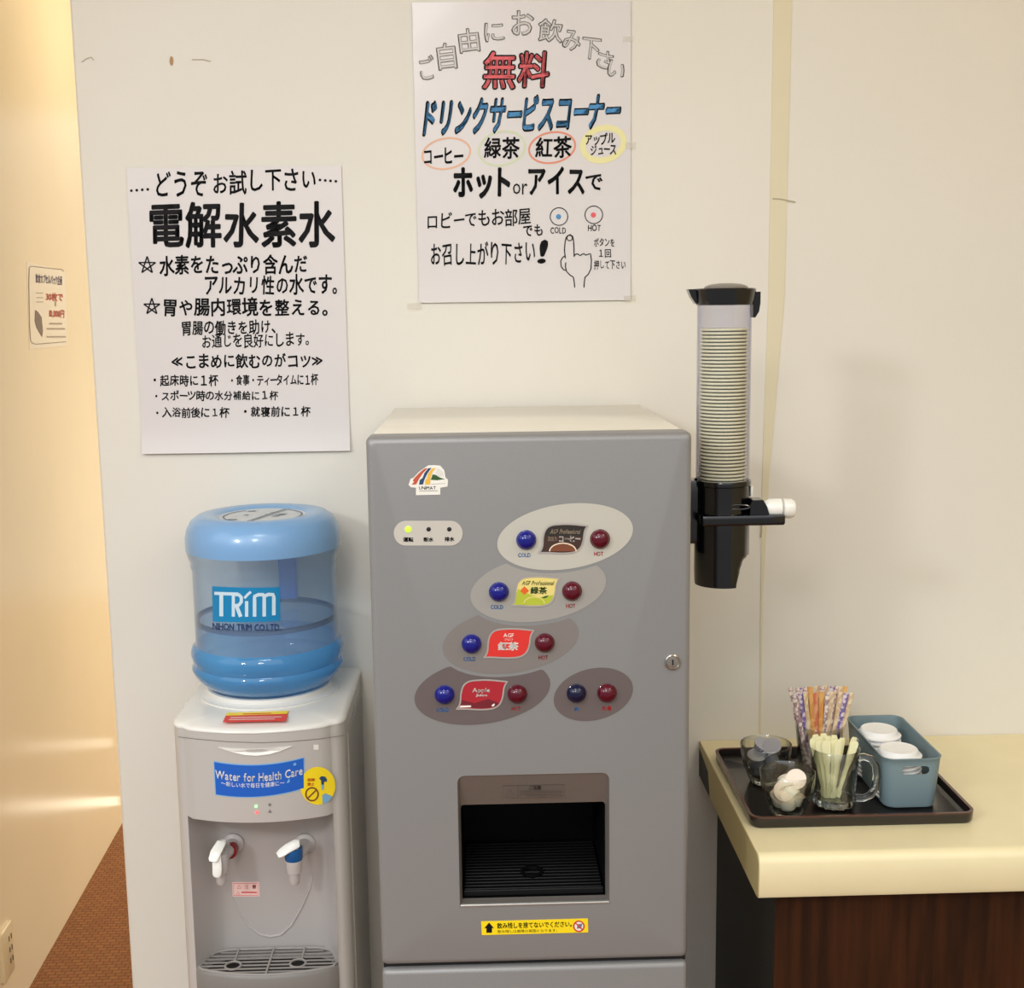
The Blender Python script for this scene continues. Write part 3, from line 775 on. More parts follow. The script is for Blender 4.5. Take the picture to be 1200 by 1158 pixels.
# green tea
bm = bmesh.new(); patch(bm, [(602.5, 708.5), (604.5, 696), (607, 690), (620, 696), (632, 700), (648, 697), (647, 704), (640, 708.5), (625, 709)], FP, .0014); obj('label_print', bm, M['green_lbl2'], PAN[1], smooth=0, label='green tea picture')
bm = bmesh.new(); ribbon(bm, half_disc(626, 707, 12, 7.6), 1.2, FP, .0016); obj('label_print', bm, M['green_lbl'], PAN[1], smooth=0)
bm = bmesh.new(); patch(bm, [(609.5, 692), (614.5, 697), (620, 692), (614.5, 687)], FP, .0016); obj('label_print', bm, M['orange_print'], PAN[1], smooth=0, label='orange diamond')
lettering(PAN[1], M['green_print'], [('緑茶', (621.5, 687.5, 641, 696), dict(off=.03)), ('AGF Professional', (612, 680.5, 649, 685.5), dict(off=.01, slant=1.2))], FP, .0017, 'dark green lettering')
bm = bmesh.new(); patch(bm, [(634, 701), (638, 698.5), (643, 697.5), (640, 700.5)], FP, .0017); obj('label_print', bm, M['green_print'], PAN[1], smooth=0)
# tea, apple
lettering(PAN[2], M['white_print'], [('紅茶', (583.5, 752, 607.5, 762), dict(off=.05)), ('AGF', (590, 742, 602, 746.5), dict(off=.0)), ('プロフ', (591, 748, 601, 750.5), dict(off=.0))], FP, .0017, 'white lettering')
lettering(PAN[3], M['white_print'], [('Apple', (553.5, 806, 574, 812.5), dict(off=.02)), ('Juice', (557.5, 813, 571, 816.5), dict(off=.04))], FP, .0017, 'white lettering')
bm = bmesh.new(); patch(bm, [(540, 828.5), (541, 820), (556, 824), (572, 819), (586, 824), (582, 828), (565, 830)], FP, .0014); obj('label_print', bm, M['apple_dark'], PAN[3], smooth=0)
bm = bmesh.new(); patch(bm, [(538, 829), (540, 826.6), (552, 826.4), (552, 828.4)], FP, .0016); obj('label_print', bm, M['white_print'], PAN[3], smooth=0, label='white bottom edge print'); bm = bmesh.new(); patch(bm, [(576, 826.4), (579, 824), (580, 826), (577, 828)], FP, .0016); obj('label_print', bm, M['white_print'], PAN[3], smooth=0, label='small white highlight print')

# status lamps
bm = bmesh.new(); slab(bm, [(462 + (x) , 639 - z) for x, z in rrect(-.5, -.4, 80.2, 28.6, 14.3, 8)], FP, .0008, .0008)
SP = obj('status_panel', bm, mat('status_pale', (192, 186, 176), .4), MC, smooth=0)
for cx, rr, key, lb in ((478.4, 4.0, 'led_green', 'lit green lamp'), (502.3, 2.7, 'dark', 'unlit dark lamp'), (526.5, 2.7, 'dark', 'unlit dark lamp')):
    p = FP(cx, 620.2); R = rr * .0012; bm = bmesh.new()
    loft(bm, [[V(p.x + R * q * math.cos(2 * PI * i / 18), YF - .0008 - d, p.z + R * q * math.sin(2 * PI * i / 18)) for i in range(18)] for q, d in ((1, 0), (.95, .0008), (.6, .0014))], False, True)
    obj('indicator_lamp', bm, M[key], SP, label=lb)
lettering(SP, M['ink'], [('運転', (472.5, 629.5, 484.5, 635), dict(off=.04)), ('断水', (496.5, 629.5, 508, 635), dict(off=.04)), ('排水', (521, 629, 532.5, 634.5), dict(off=.04))], FP, .0011)
# rainbow logo sticker
S = lambda pts: [(460 + x / 9.65, 530 + y / 9.65) for x, y in pts]
bm = bmesh.new(); slab(bm, S([(180, 368), (205, 395), (265, 402), (265, 485), (540, 480), (540, 402), (622, 388), (627, 310), (600, 288), (585, 205), (540, 152), (470, 146), (400, 150), (300, 222), (235, 290), (205, 300)]), FP, .0006, .0006)
ST = obj('logo_sticker', bm, M['sticker_white'], MC, smooth=0, label='small white rainbow sticker')
for key, pts in (('rust_print', [(218, 366), (268, 362), (300, 300), (345, 235), (400, 178), (360, 185), (300, 235), (240, 300), (228, 325), (245, 330)]),
                 ('navy_print', [(300, 366), (345, 364), (360, 310), (395, 240), (440, 175), (405, 182), (360, 235), (340, 290), (308, 315)]),
                 ('yellow_print', [(368, 368), (425, 364), (430, 290), (450, 225), (490, 178), (445, 182), (405, 240), (385, 300), (372, 315)]),
                 ('green_print', [(432, 312), (510, 316), (592, 302), (540, 288), (490, 258), (455, 248)])):
    bm = bmesh.new(); patch(bm, S(pts), FP, .0009); obj('sticker_print', bm, M[key], ST, smooth=0, label={'rust_print': 'red stripe', 'navy_print': 'blue stripe', 'yellow_print': 'yellow stripe', 'green_print': 'dark green tip'}[key])
bm = bmesh.new()
for r in (40, 62, 84, 104): ribbon(bm, S([(470 + r * math.cos(a), 285 - r * math.sin(a)) for a in [.15 + k * .12 for k in range(10)]]), .35, FP, .0009)
ribbon(bm, S([(300, 438), (515, 434)]), .8, FP, .0009); ribbon(bm, S([(440, 360), (600, 352)]), .4, FP, .0009)
obj('sticker_print', bm, mat('grey_print', (150, 150, 150), .5), ST, smooth=0)
lettering(ST, M['ink'], [('UNIMAT', tuple(S([(300, 385)])[0]) + tuple(S([(490, 422)])[0]), dict(off=.01))], FP, .0009)
# keyhole
p = FP(788, 775.5); bm = bmesh.new()
loft(bm, [[V(p.x + R * math.cos(2 * PI * i / 28), YF - d, p.z + R * math.sin(2 * PI * i / 28)) for i in range(28)] for R, d in ((.0118, 0), (.0118, .003), (.0100, .0045), (.0088, .0030), (.006, .0035))], False, True)
LK = obj('lock', bm, M['steel'], MC)
bm = bmesh.new(); prism(bm, [V(p.x + a * .0011, YF - .0037, p.z + b) for a, b in ((-1, -.0042), (1, -.0042), (1, .0042), (-1, .0042))], (0, -.0002, 0)); obj('keyhole', bm, M['dark'], LK, smooth=0)
# yellow caution strip
bm = bmesh.new(); slab(bm, [(564.6, 1095.8), (689.2, 1092.6), (689, 1076.4), (563.8, 1079.8)], FP, .0006, .0006)
YS = obj('caution_sticker', bm, M['sticker_yellow'], MC, smooth=0, label='yellow strip sticker with black writing')
bm = bmesh.new(); patch(bm, [(570, 1093), (576.5, 1092.8), (576.5, 1087.5), (578.8, 1087.4), (573, 1080.9), (567.6, 1087.7), (570, 1087.6)], FP, .0009); obj('arrow_print', bm, M['ink'], YS, smooth=0)
lettering(YS, M['ink'], [('飲み残しを捨てないでください。', (582.5, 1080.2, 670, 1087.2), dict(off=.02, tilt=2.2)), ('飲み残しは故障の原因となります。', (583, 1089, 653, 1092.6), dict(off=.0, tilt=1.4))], FP, .0009)
bm = bmesh.new(); disc(bm, 678.3, 1085.2, 6.6, FP, .0009, 24, 1); obj('sign_print', bm, M['sticker_white'], YS, smooth=0)
bm = bmesh.new(); ribbon(bm, ell(678.3, 1085.2, 6.0, 6.0, n=24), 1.5, FP, .0012, True); ribbon(bm, [(674, 1081), (682.6, 1089.4)], 1.3, FP, .0013); obj('sign_print', bm, M['red_print'], YS, smooth=0, label='red prohibition ring')
bm = bmesh.new(); patch(bm, [(676, 1088), (681, 1087.6), (682.5, 1082), (676.5, 1083)], FP, .0011); obj('sign_print', bm, mat('cup_print_grey', (120, 120, 130), .5), YS, smooth=0)

# ------------------------------------------------------------------ water server
SX, SY = -.3835, -.15
SV = thing('water_server', (SX, SY, 0), 'pale grey floor standing water server with hot and cold taps', 'water server')
HW = .1455
def sfront(x, z=0):
    u = (x - SX) / HW
    return -.300 - .036 * (1 - min(1, abs(u)) ** 2)
def plan(ins=0.0, yb=-.012, dz=0):
    """plan outline from back-left round the front to back-right"""
    pts = [(SX - HW + ins, yb)]
    pts += [(SX - HW + ins, y) for y in (-.08, -.16, -.23)]
    r = .022
    for k in range(7):
        a = k / 6 * PI / 2
        x = SX - HW + ins + r - r * math.cos(a); pts.append((x, -.272 + ins * .5 - (r + .008) * math.sin(a)))
    nx = 24
    for k in range(1, nx):
        x = SX - HW + ins + r + (2 * HW - 2 * ins - 2 * r) * k / nx
        pts.append((x, sfront(x) + ins + .0045 * (abs((x - SX) / HW) ** 6)))
    L = pts[:11]
    pts += [(2 * SX - x, y) for x, y in reversed(L)]
    return pts
RX0, RX1, RZ0, RZ1 = -.508, -.2615, .452, .7235
def server_body():
    bm = bmesh.new(); pl_ = plan()
    # insert exact recess edges
    def yat(x):
        for (a, b) in zip(pl_, pl_[1:]):
            if a[0] <= x <= b[0] and b[0] > a[0]: return a[1] + (b[1] - a[1]) * (x - a[0]) / (b[0] - a[0])
    P_ = sorted(pl_[4:-4] + [(RX0, yat(RX0)), (RX1, yat(RX1))])
    full = pl_[:4] + P_ + pl_[-4:]
    zs = [.03, .20, RZ0 - .06, RZ0, RZ0 + .09, RZ0 + .18, RZ1, .76, .80, .83, .856, .8795]
    g = [[bm.verts.new(V(x, y, z)) for x, y in full] for z in zs]
    for j in range(len(zs) - 1):
        for i in range(len(full) - 1):
            xm = (full[i][0] + full[i + 1][0]) / 2; zm = (zs[j] + zs[j + 1]) / 2
            if RX0 < xm < RX1 and .10 < zm < RZ1 and 4 <= i < len(full) - 4: continue
            bm.faces.new((g[j][i], g[j][i + 1], g[j + 1][i + 1], g[j + 1][i]))
        bm.faces.new((g[j][-1], g[j][0], g[j + 1][0], g[j + 1][-1]))
    bm.faces.new(g[0])
    return bm, full, yat
bm, full, yat = server_body()
obj('body', bm, M['srv'], SV, smooth=40)
front = [(x, y) for x, y in full if RX0 - 1e-6 <= x <= RX1 + 1e-6 and y < -.29]
# recess: side walls taper in towards the back panel
YBK = -.232
def inset(x): return SX + (x - SX) * .80
bm = bmesh.new()
back_c = [(RX0, front[0][1]), (RX0 + .006, -.285), (RX0 + .018, -.256), (RX0 + .034, -.238), (RX0 + .055, YBK), (SX, YBK), (RX1 - .055, YBK), (RX1 - .034, -.238), (RX1 - .018, -.256), (RX1 - .006, -.285), (RX1, front[-1][1])]
g0 = [bm.verts.new(V(x, y, .42)) for x, y in back_c]; g1 = [bm.verts.new(V(x, y, RZ1)) for x, y in back_c]
for i in range(len(back_c) - 1): bm.faces.new((g0[i], g0[i + 1], g1[i + 1], g1[i]))
ft = [bm.verts.new(V(x, y, RZ1)) for x, y in front[1:-1]]
bm.faces.new(g1 + list(reversed(ft)))
obj('tap_recess', bm, M['srv_recess'], SV, smooth=50)
# emboss line on the recess back panel
RP = Plane(YBK)
bm = bmesh.new()
C6 = lambda pts: [(190 + x / 3.235, 800 + y / 3.235) for x, y in pts]
cur = C6([(235, 742), (258, 800), (290, 868), (330, 925), (372, 955), (410, 963), (450, 956), (490, 920), (530, 850), (558, 785), (577, 722)])
tube(bm, [RP(x, y) for x, y in cur], .0022, 8); obj('panel_emboss', bm, M['srv_recess'], SV)
# basin and grate
bm = bmesh.new()
ba = [(x, y - .0015) for x, y in front]
zz = [.10, .25, .40, .4405, .446]
g = [[bm.verts.new(V(x, y, z)) for x, y in ba] for z in zz[:4]] + [[bm.verts.new(V(x, y + .004, zz[4])) for x, y in ba]]
for j in range(4):
    for i in range(len(ba) - 1): bm.faces.new((g[j][i], g[j][i + 1], g[j + 1][i + 1], g[j + 1][i]))
rim = [(RX0 + .004, -.293), (RX0 + .012, -.266), (RX0 + .022, -.250), (RX0 + .042, -.2415), (SX, -.2400), (RX1 - .042, -.2415), (RX1 - .022, -.250), (RX1 - .012, -.266), (RX1 - .004, -.293)]
bot = [bm.verts.new(V(x, y, .425)) for x, y in rim] + [bm.verts.new(V(x, y + .008, .425)) for x, y in reversed(ba)]
bm.faces.new(bot)
low = [bm.verts.new(V(x, y + .008, .425)) for x, y in ba]
for i in range(len(ba) - 1): bm.faces.new((g[4][i], g[4][i + 1], low[i + 1], low[i]))
BAS = obj('drip_basin', bm, M['srv_basin'], SV, smooth=40)
bm = bmesh.new()
fr = [(x, y + .009) for x, y in ba[1:-1]] + list(reversed(rim))
tube(bm, [V(x, y, .4450) for x, y in fr], .0026, 8, closed=True)
def ybounds(x):
    f = None
    for (a, b) in zip(ba, ba[1:]):
        if a[0] <= x <= b[0]: f = a[1] + (b[1] - a[1]) * (x - a[0]) / (b[0] - a[0] + 1e-9) + .009
    return f
holes = [(SX - .062, -.296), (SX + .050, -.294)]
for k in range(8):
    y = -.251 - k * .0112
    xs_ = [x for x in [RX0 + .006 + i * (RX1 - RX0 - .012) / 80 for i in range(81)] if ybounds(x) is not None and y > ybounds(x) + .002 and (y < -.262 or RX0 + .03 < x < RX1 - .03)]
    if len(xs_) < 3: continue
    segs = [(xs_[0], xs_[-1])]
    for hx, hy in holes:
        if abs(y - hy) < .013:
            d = math.sqrt(.013 ** 2 - (y - hy) ** 2); ns = []
            for a, b in segs:
                if a < hx - d and b > hx + d: ns += [(a, hx - d), (hx + d, b)]
                else: ns.append((a, b))
            segs = ns
    for a, b in segs: box(bm, a, b, y - .0013, y + .0013, .4440, .4458)
for x in (SX - .062, SX, SX + .055): box(bm, x - .0016, x + .0016, max(ybounds(x), -.3305) if x == SX else -.282, -.242, .4435, .4475)
for hx, hy in holes: tube(bm, [V(hx + .0135 * math.cos(2 * PI * k / 20), hy + .0135 * math.sin(2 * PI * k / 20), .4455) for k in range(20)], .0020, 6, closed=True)
obj('grate', bm, M['grate'], BAS, smooth=40)
bm = bmesh.new()
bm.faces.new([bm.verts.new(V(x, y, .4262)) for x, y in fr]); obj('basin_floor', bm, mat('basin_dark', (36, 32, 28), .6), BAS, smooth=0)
# side panel and seam
bm = bmesh.new()
box(bm, SX + HW - .001, SX + HW + .0022, -.262, -.02, .04, .85, .001, 1); box(bm, SX - HW - .0022, SX - HW + .001, -.262, -.02, .04, .85, .001, 1)
obj('side_panel', bm, M['srv_side'], SV)
# top cover
def cover_ring(ins, z, dip=0.0):
    return [V(x, y, z - dip * max(0, (-y - .24) / .1)) for x, y in plan(ins)]
bm = bmesh.new()
rg = [cover_ring(-.0005, .8785), cover_ring(-.0012, .8800, .0008), cover_ring(-.0010, .8840, .003), cover_ring(.001, .8880, .004), cover_ring(.008, .8915, .006), cover_ring(.05, .8935, .0)]
loft(bm, rg, True, True)
obj('top_cover', bm, M['srv_top'], SV, smooth=50)
# seam line below the cover, crescent finger grip
SFm = Plane(-.32, lambda x, z: sfront(x) + .0045 * (abs((x - SX) / HW) ** 6))
bm = bmesh.new(); ribbon(bm, C6([(60, 205), (130, 214), (250, 224), (370, 228), (480, 224), (600, 213), (690, 200)]), .8, SFm, .0006); obj('seam_line', bm, M['srv_basin'], SV, smooth=0)
bm = bmesh.new()
top_c = [(215, 245), (270, 250), (330, 252), (390, 250), (440, 246), (492, 240)]; bot_c = [(215, 246), (265, 262), (315, 273), (360, 276), (410, 270), (455, 256), (492, 241)]
loopc = C6(bot_c) + list(reversed(C6(top_c)))
slab(bm, loopc, SFm, .0022, .0022); obj('finger_grip', bm, M['srv_top'], SV, smooth=0, label='white crescent finger grip')
# blue banner
def curved_quad(bm, tl, tr, br, bl, mp, lift, sag=0.0, n=14, m=4):
    g = []
    for j in range(m + 1):
        t = j / m; row = []
        for i in range(n + 1):
            s = i / n
            x = (1 - t) * ((1 - s) * tl[0] + s * tr[0]) + t * ((1 - s) * bl[0] + s * br[0])
            y = (1 - t) * ((1 - s) * tl[1] + s * tr[1]) + t * ((1 - s) * bl[1] + s * br[1]) + sag * 4 * s * (1 - s)
            row.append(bm.verts.new(mp(x, y, lift)))
        g.append(row)
    for j in range(m):
        for i in range(n): bm.faces.new((g[j][i], g[j][i + 1], g[j + 1][i + 1], g[j + 1][i]))
K = lambda x, y: (230 + x / 6.667, 880 + y / 6.667)
bm = bmesh.new(); curved_quad(bm, K(134, 78), K(845, 48), K(848, 295), K(148, 345), SFm, .0006, 6.2); BN = obj('banner_sticker', bm, M['banner_hi'], SV, smooth=0, label='blue banner sticker with white lettering')
bm = bmesh.new(); curved_quad(bm, K(141, 86), K(838, 56), K(841, 288), K(155, 338), SFm, .0010, 6.2); obj('banner_field', bm, M['banner'], BN, smooth=0)
class Bow:
    """print laid along the bowed banner"""
    def __init__(s, mp, x0, x1, sag): s.mp, s.x0, s.x1, s.sag = mp, x0, x1, sag
    def __call__(s, px, py, lift=0): u = (px - s.x0) / (s.x1 - s.x0); return s.mp(px, py + s.sag * 4 * u * (1 - u), lift)
bow = Bow(SFm, K(141, 0)[0], K(838, 0)[0], 6.2)
lettering(BN, M['white_print'], [('Water for Health Care', K(150, 130) + K(832, 196), dict(off=.018, tilt=4.2)), ('〜新しい水で毎日を健康に〜', K(195, 208) + K(690, 246), dict(off=.0, tilt=3))], bow, .0014, 'white lettering')
bm = bmesh.new(); patch(bm, [K(755, 110), K(770, 88), K(785, 100), K(775, 115)], SFm, .0014); obj('banner_drop', bm, M['banner_hi'], BN, smooth=0); bm = bmesh.new(); patch(bm, [K(705, 250), K(720, 225), K(728, 212), K(732, 240), K(722, 246)], SFm, .0014); obj('banner_drop', bm, M['banner_hi'], BN, smooth=0)
# yellow round sticker
bm = bmesh.new(); disc(bm, *K(950, 272), 20.6, SFm, .0007, 36, 4, 22.2); YR = obj('round_sticker', bm, M['sticker_yellow'], SV, smooth=0, label='round yellow sticker')
bm = bmesh.new(); ribbon(bm, ell(*K(905, 337), 7.2, 7.6, n=24), 1.8, SFm, .0012, True); ribbon(bm, [K(872, 368), K(938, 305)], 1.6, SFm, .0013)
obj('ring_print', bm, M['brown_print'], YR, smooth=0); lettering(YR, M['orange_print'], [('故障', K(868, 212) + K(928, 238), dict(off=.03)), ('禁止', K(868, 246) + K(925, 272), dict(off=.03))], SFm, .0012, 'orange lettering')
bm = bmesh.new(); patch(bm, [K(960, 215), K(978, 196), K(1008, 200), K(1022, 222), K(1020, 240), K(1000, 238), K(998, 262), K(978, 262), K(975, 228)], SFm, .0013); obj('tap_print', bm, M['navy_print'], YR, smooth=0)
bm = bmesh.new(); patch(bm, [K(988, 410), K(985, 345), K(1010, 330), K(1060, 352), K(1050, 378), K(1020, 402)], SFm, .0013); patch(bm, [K(978, 262), K(1000, 262), K(996, 300), K(984, 305)], SFm, .0013); obj('water_print', bm, mat('pale_blue_print', (120, 170, 206), .4), YR, smooth=0)
# indicator lamps
def dotlamp(x, y, r, key, lb):
    bm = bmesh.new(); disc(bm, x, y, r, SFm, .0012, 14, 1); obj('indicator_lamp', bm, M[key], SV, smooth=0, label=lb)
dotlamp(*K(468, 432), 1.8, 'led_green2', 'lit green lamp'); dotlamp(*K(474, 480), 2.0, 'led_red', 'lit red lamp')
bm = bmesh.new(); disc(bm, *K(575, 420), 1.8, SFm, .0010, 12, 1); patch(bm, [K(560, 482), K(592, 482), K(577, 455)], SFm, .0010); obj('lamp_symbols', bm, M['srv_basin'], SV, smooth=0)
bm = bmesh.new(); bar(bm, 367.5, 872.5, 373.5, 878.5, SFm, .0010); obj('small_label', bm, M['sticker_white'], SV, smooth=0)
# red and yellow sticker on the cover
TZ = .8938
def on_top(px, py, lift=0): p = on_z(px, py, TZ); return V(p.x, p.y, p.z + lift)
bm = bmesh.new(); slab(bm, [(261, 846.5), (335, 845), (338.5, 833.5), (266, 836)], on_top, .0006, .0006); RS = obj('top_sticker', bm, M['sticker_red'], SV, smooth=0, label='red and yellow strip sticker')
bm = bmesh.new(); patch(bm, [(264.6, 839.5), (336.6, 837.2), (338.5, 833.5), (266, 836)], on_top, .0009); obj('sticker_band', bm, M['sticker_yellow'], RS, smooth=0)
bm = bmesh.new()
for (xa, xb, yy) in ((270, 330, 841.2), (268, 322, 843.6)): patch(bm, [(xa, yy + 1), (xb, yy), (xb, yy - .9), (xa, yy)], on_top, .0009)
obj('sticker_lines', bm, M['pink_lbl'], RS, smooth=0)
bm = bmesh.new(); patch(bm, [(285, 838), (318, 837), (318, 836), (285, 837)], on_top, .0011); obj('sticker_lines', bm, M['orange_print'], RS, smooth=0)
# pink label in the recess
Q = lambda x, y: (225 + x / 7.059, 960 + y / 7.059)
bm = bmesh.new(); slab(bm, [Q(335, 640), Q(560, 638), Q(556, 520), Q(332, 522)], RP, .0006, .0006); PK = obj('caution_label', bm, M['pink_lbl'], SV, smooth=0, label='pink caution label')
lettering(PK, M['red_print'], [('注', Q(438, 540) + Q(468, 575), dict(off=0)), ('意', Q(498, 540) + Q(532, 575), dict(off=.02))], RP, .0009)
bm = bmesh.new(); ribbon(bm, [Q(375, 573), Q(405, 573), Q(390, 545)], .8, RP, .0009, True); ribbon(bm, [Q(345, 630), Q(548, 628), Q(545, 530), Q(342, 532)], .5, RP, .0009, True); ribbon(bm, [Q(370, 620), Q(395, 620), Q(382, 598)], .6, RP, .0009, True); bar(bm, *Q(410, 600), *Q(538, 610), RP, .0009)
obj('label_print', bm, M['red_print'], PK, smooth=0)

# taps
def make_tap(hot):
    px = 258 if hot else 344
    c = on_y(px, 1000, YBK - .055); x, z = c.x, c.z
    # body: horizontal barrel from the back panel, then the vertical valve and spout
    bm = bmesh.new()
    yv = YBK - .055
    rings = []
    for r, y in ((.0185, YBK), (.0185, YBK - .006), (.0125, YBK - .010), (.0115, yv)):
        rings.append([V(x + (.012 if not hot else .012) * (1 if y > yv + .02 else .3) + r * math.cos(2 * PI * i / 20), y, z - .006 + r * math.sin(2 * PI * i / 20)) for i in range(20)])
    loft(bm, rings, False, True)
    lathe(bm, [(.0145, .006), (.0150, -.004), (.0138, -.022), (.0128, -.030), (.0095, -.031), (.0090, -.048), (.0070, -.052), (.0055, -.045)], (x, yv, z - .004), 24, cap0=True)
    T = obj('hot_tap' if hot else 'cold_tap', bm, M['grey_pl'], SV, label='tap with a red collar and white safety lever' if hot else 'tap with a blue collar and white lever', smooth=45)
    bm = bmesh.new()
    if hot:
        loft(bm, [[V(x + .011 + r * math.cos(2 * PI * i / 20), y, z - .008 + r * math.sin(2 * PI * i / 20)) for i in range(20)] for r, y in ((.0135, YBK - .018), (.0140, YBK - .026), (.0130, YBK - .034))], True, True)
    else:
        lathe(bm, [(.0150, .012), (.0158, .008), (.0158, -.006), (.0148, -.009)], (x, yv, z - .002), 24, cap0=True, cap1=True)
    obj('collar', bm, M['tap_red'] if hot else M['tap_blue'], T, label='red collar' if hot else 'blue collar')
    def paddle(pts, w0, th):
        """lever blade: centreline (x,y,z,width)"""
        rings = []
        for i, (a, b, c_, w) in enumerate(pts):
            p0 = Vector(pts[max(i - 1, 0)][:3]); p1 = Vector(pts[min(i + 1, len(pts) - 1)][:3]); t = (p1 - p0).normalized()
            side = Vector(w0).normalized(); side = (side - side.dot(t) * t).normalized(); nrm = t.cross(side)
            rings.append([Vector((a, b, c_)) + side * (w / 2 * math.copysign(abs(math.cos(q)) ** .6, math.cos(q))) + nrm * (th / 2 * math.copysign(abs(math.sin(q)) ** .6, math.sin(q))) for q in [2 * PI * k / 14 for k in range(14)]])
        bm = bmesh.new(); loft(bm, rings, True, True); return bm
    if hot:
        bm = paddle([(x + .006, yv + .004, z + .020, .010), (x + .004, yv - .004, z + .0205, .017), (x - .003, yv - .020, z + .010, .019), (x - .006, yv - .027, z + .0010, .017), (x - .0065, yv - .029, z - .002, .012)], (1, .2, 0), .007)
        obj('lever', bm, M['white_pl'], T, label='white lever')
        bm = paddle([(x - .002, yv - .013, z + .006, .012), (x - .0015, yv - .020, z - .004, .016), (x - .001, yv - .023, z - .018, .0165), (x - .0015, yv - .024, z - .027, .0155), (x - .002, yv - .024, z - .031, .010)], (1, 0, 0), .007)
        obj('safety_lever', bm, M['white_pl'], T, label='white safety lever')
    else:
        bm = paddle([(x + .011, yv - .004, z + .0195, .012), (x + .006, yv - .006, z + .0195, .017), (x - .008, yv - .012, z + .0140, .017), (x - .018, yv - .016, z + .0080, .016), (x - .024, yv - .018, z + .0045, .011)], (.25, .62, .74), .006)
        box(bm, x + .000, x + .009, yv - .008, yv + .004, z + .004, z + .016, .002)
        obj('lever', bm, M['white_pl'], T, label='white lever')
make_tap(True); make_tap(False)

# ------------------------------------------------------------------ water bottle
BX, BY, BZ = -.3895, -.135, .893
BT = thing('water_bottle', (BX, BY, BZ), 'clear blue water bottle upside down on top of the water server', 'water bottle')
# white seat ring on the server
bm = bmesh.new(); lathe(bm, [(.126, -.001), (.126, .002), (.116, .003), (.1125, .006), (.1110, .0125), (.1060, .0135), (.1030, .0105), (.100, .002)], (BX, BY, .8936), 48); obj('bottle_seat', bm, M['srv_top'], SV)
c = (BX, BY, BZ)
# dense lower shoulder with the neck hidden in the server
bm = bmesh.new()
lathe(bm, [(.030, .010), (.080, .011), (.100, .014), (.115, .022), (.1285, .036), (.1335, .046), (.1350, .052), (.1302, .0585), (.1335, .066), (.1355, .078), (.1330, .088), (.1275, .094)], c, 64, cap0=True)
obj('lower_shoulder', bm, M['bottle_low'], BT, smooth=60, label='denser blue lower shoulder')
bm = bmesh.new()
lathe(bm, [(.1275, .094), (.1262, .100), (.1262, .160), (.1262, .222), (.1268, .230), (.1290, .236), (.1282, .242), (.1310, .249), (.1340, .258), (.1352, .264)], c, 64)
obj('shell', bm, M['bottle'], BT, smooth=60)
bm = bmesh.new()
lathe(bm, [(.1352, .264), (.1358, .272), (.1356, .284), (.1325, .300), (.1250, .314), (.1130, .3225), (.098, .325), (.086, .3235), (.078, .3205), (.076, .319)], c, 64, cap1=False)
obj('upper_shoulder', bm, M['bottle_cap'], BT, smooth=60, label='cloudy blue rounded shoulder')
bm = bmesh.new(); lathe(bm, [(.0765, .3192), (.072, .3185), (.040, .3185)], c, 48, cap1=True); SE = obj('seal_label', bm, M['seal'], BT, label='round printed label')
def on_seal(px, py, lift=0): p = on_z(px, py, BZ + .3190); return V(p.x, p.y, p.z + lift)
s0 = on_seal(311, 608)
bm = bmesh.new()
def ss(u, v): return V(BX + .001 + u, BY + v, BZ + .3192)
for a0, a1 in ((2.2, 4.3), (-.5, 1.0)):
    L = [(math.cos(a0 + (a1 - a0) * k / 16), math.sin(a0 + (a1 - a0) * k / 16)) for k in range(17)]
    for p_, q_ in zip(L, L[1:]):
        bm.faces.new([bm.verts.new(ss(r * w[0], r * w[1])) for r, w in ((.067, p_), (.067, q_), (.070, q_), (.070, p_))])
for a, b, w in (((-.02, -.07), (.03, .07), .0014), ((-.013, -.07), (.037, .068), .0010)):
    d = Vector((b[0] - a[0], b[1] - a[1])).normalized(); n_ = (-d.y * w, d.x * w)
    bm.faces.new([bm.verts.new(ss(*q)) for q in ((a[0] + n_[0], a[1] + n_[1]), (b[0] + n_[0], b[1] + n_[1]), (b[0] - n_[0], b[1] - n_[1]), (a[0] - n_[0], a[1] - n_[1]))])
for (u, v, w, h) in ((-.028, .048, .014, .007), (-.030, .006, .008, .006), (-.046, -.040, .016, .007), (.033, .012, .016, .005), (.030, .0, .018, .005), (.024, -.012, .014, .005), (.012, .030, .008, .003), (.004, .012, .006, .003)):
    bm.faces.new([bm.verts.new(ss(*q)) for q in ((u - w / 2, v - h / 2), (u + w / 2, v - h / 2), (u + w / 2, v + h / 2), (u - w / 2, v + h / 2))])
obj('seal_print', bm, mat('seal_grey', (96, 110, 130), .5), SE, smooth=0)
# water
WZ = .1365
bm = bmesh.new(); lathe(bm, [(.060, .0135), (.095, .0165), (.112, .0255), (.125, .040), (.1305, .052), (.1300, .080), (.1245, .096), (.1238, .104), (.1238, WZ)], c, 64, cap0=True)
obj('water', bm, M['water'], BT, smooth=60, label='clear water')
bm = bmesh.new(); lathe(bm, [(.118, WZ - .0005), (.060, WZ - .0005)], c, 64, cap1=True); obj('water_surface', bm, M['water'], BT, smooth=0)
bm = bmesh.new(); lathe(bm, [(.1245, WZ + .0050), (.1215, WZ + .0004), (.117, WZ - .0003), (.1245, WZ - .0055)], c, 64); obj('water_edge', bm, M['water_line'], BT, smooth=60, label='dark blue edge of the water surface')
# moulded grip column at the back of the bottle
bm = bmesh.new(); q = rrect(-.016, 0, .016, .1, .006)
bx_, by_ = BX + .028, BY + .085
loft(bm, [[V(bx_ + a, by_ + (b - .05) * .30, BZ + z) for a, b in q] for z in (.150, .156, .236, .243)], True, True); obj('moulded_grip', bm, M['handle_blue'], BT, smooth=30, label='dark blue moulded grip')
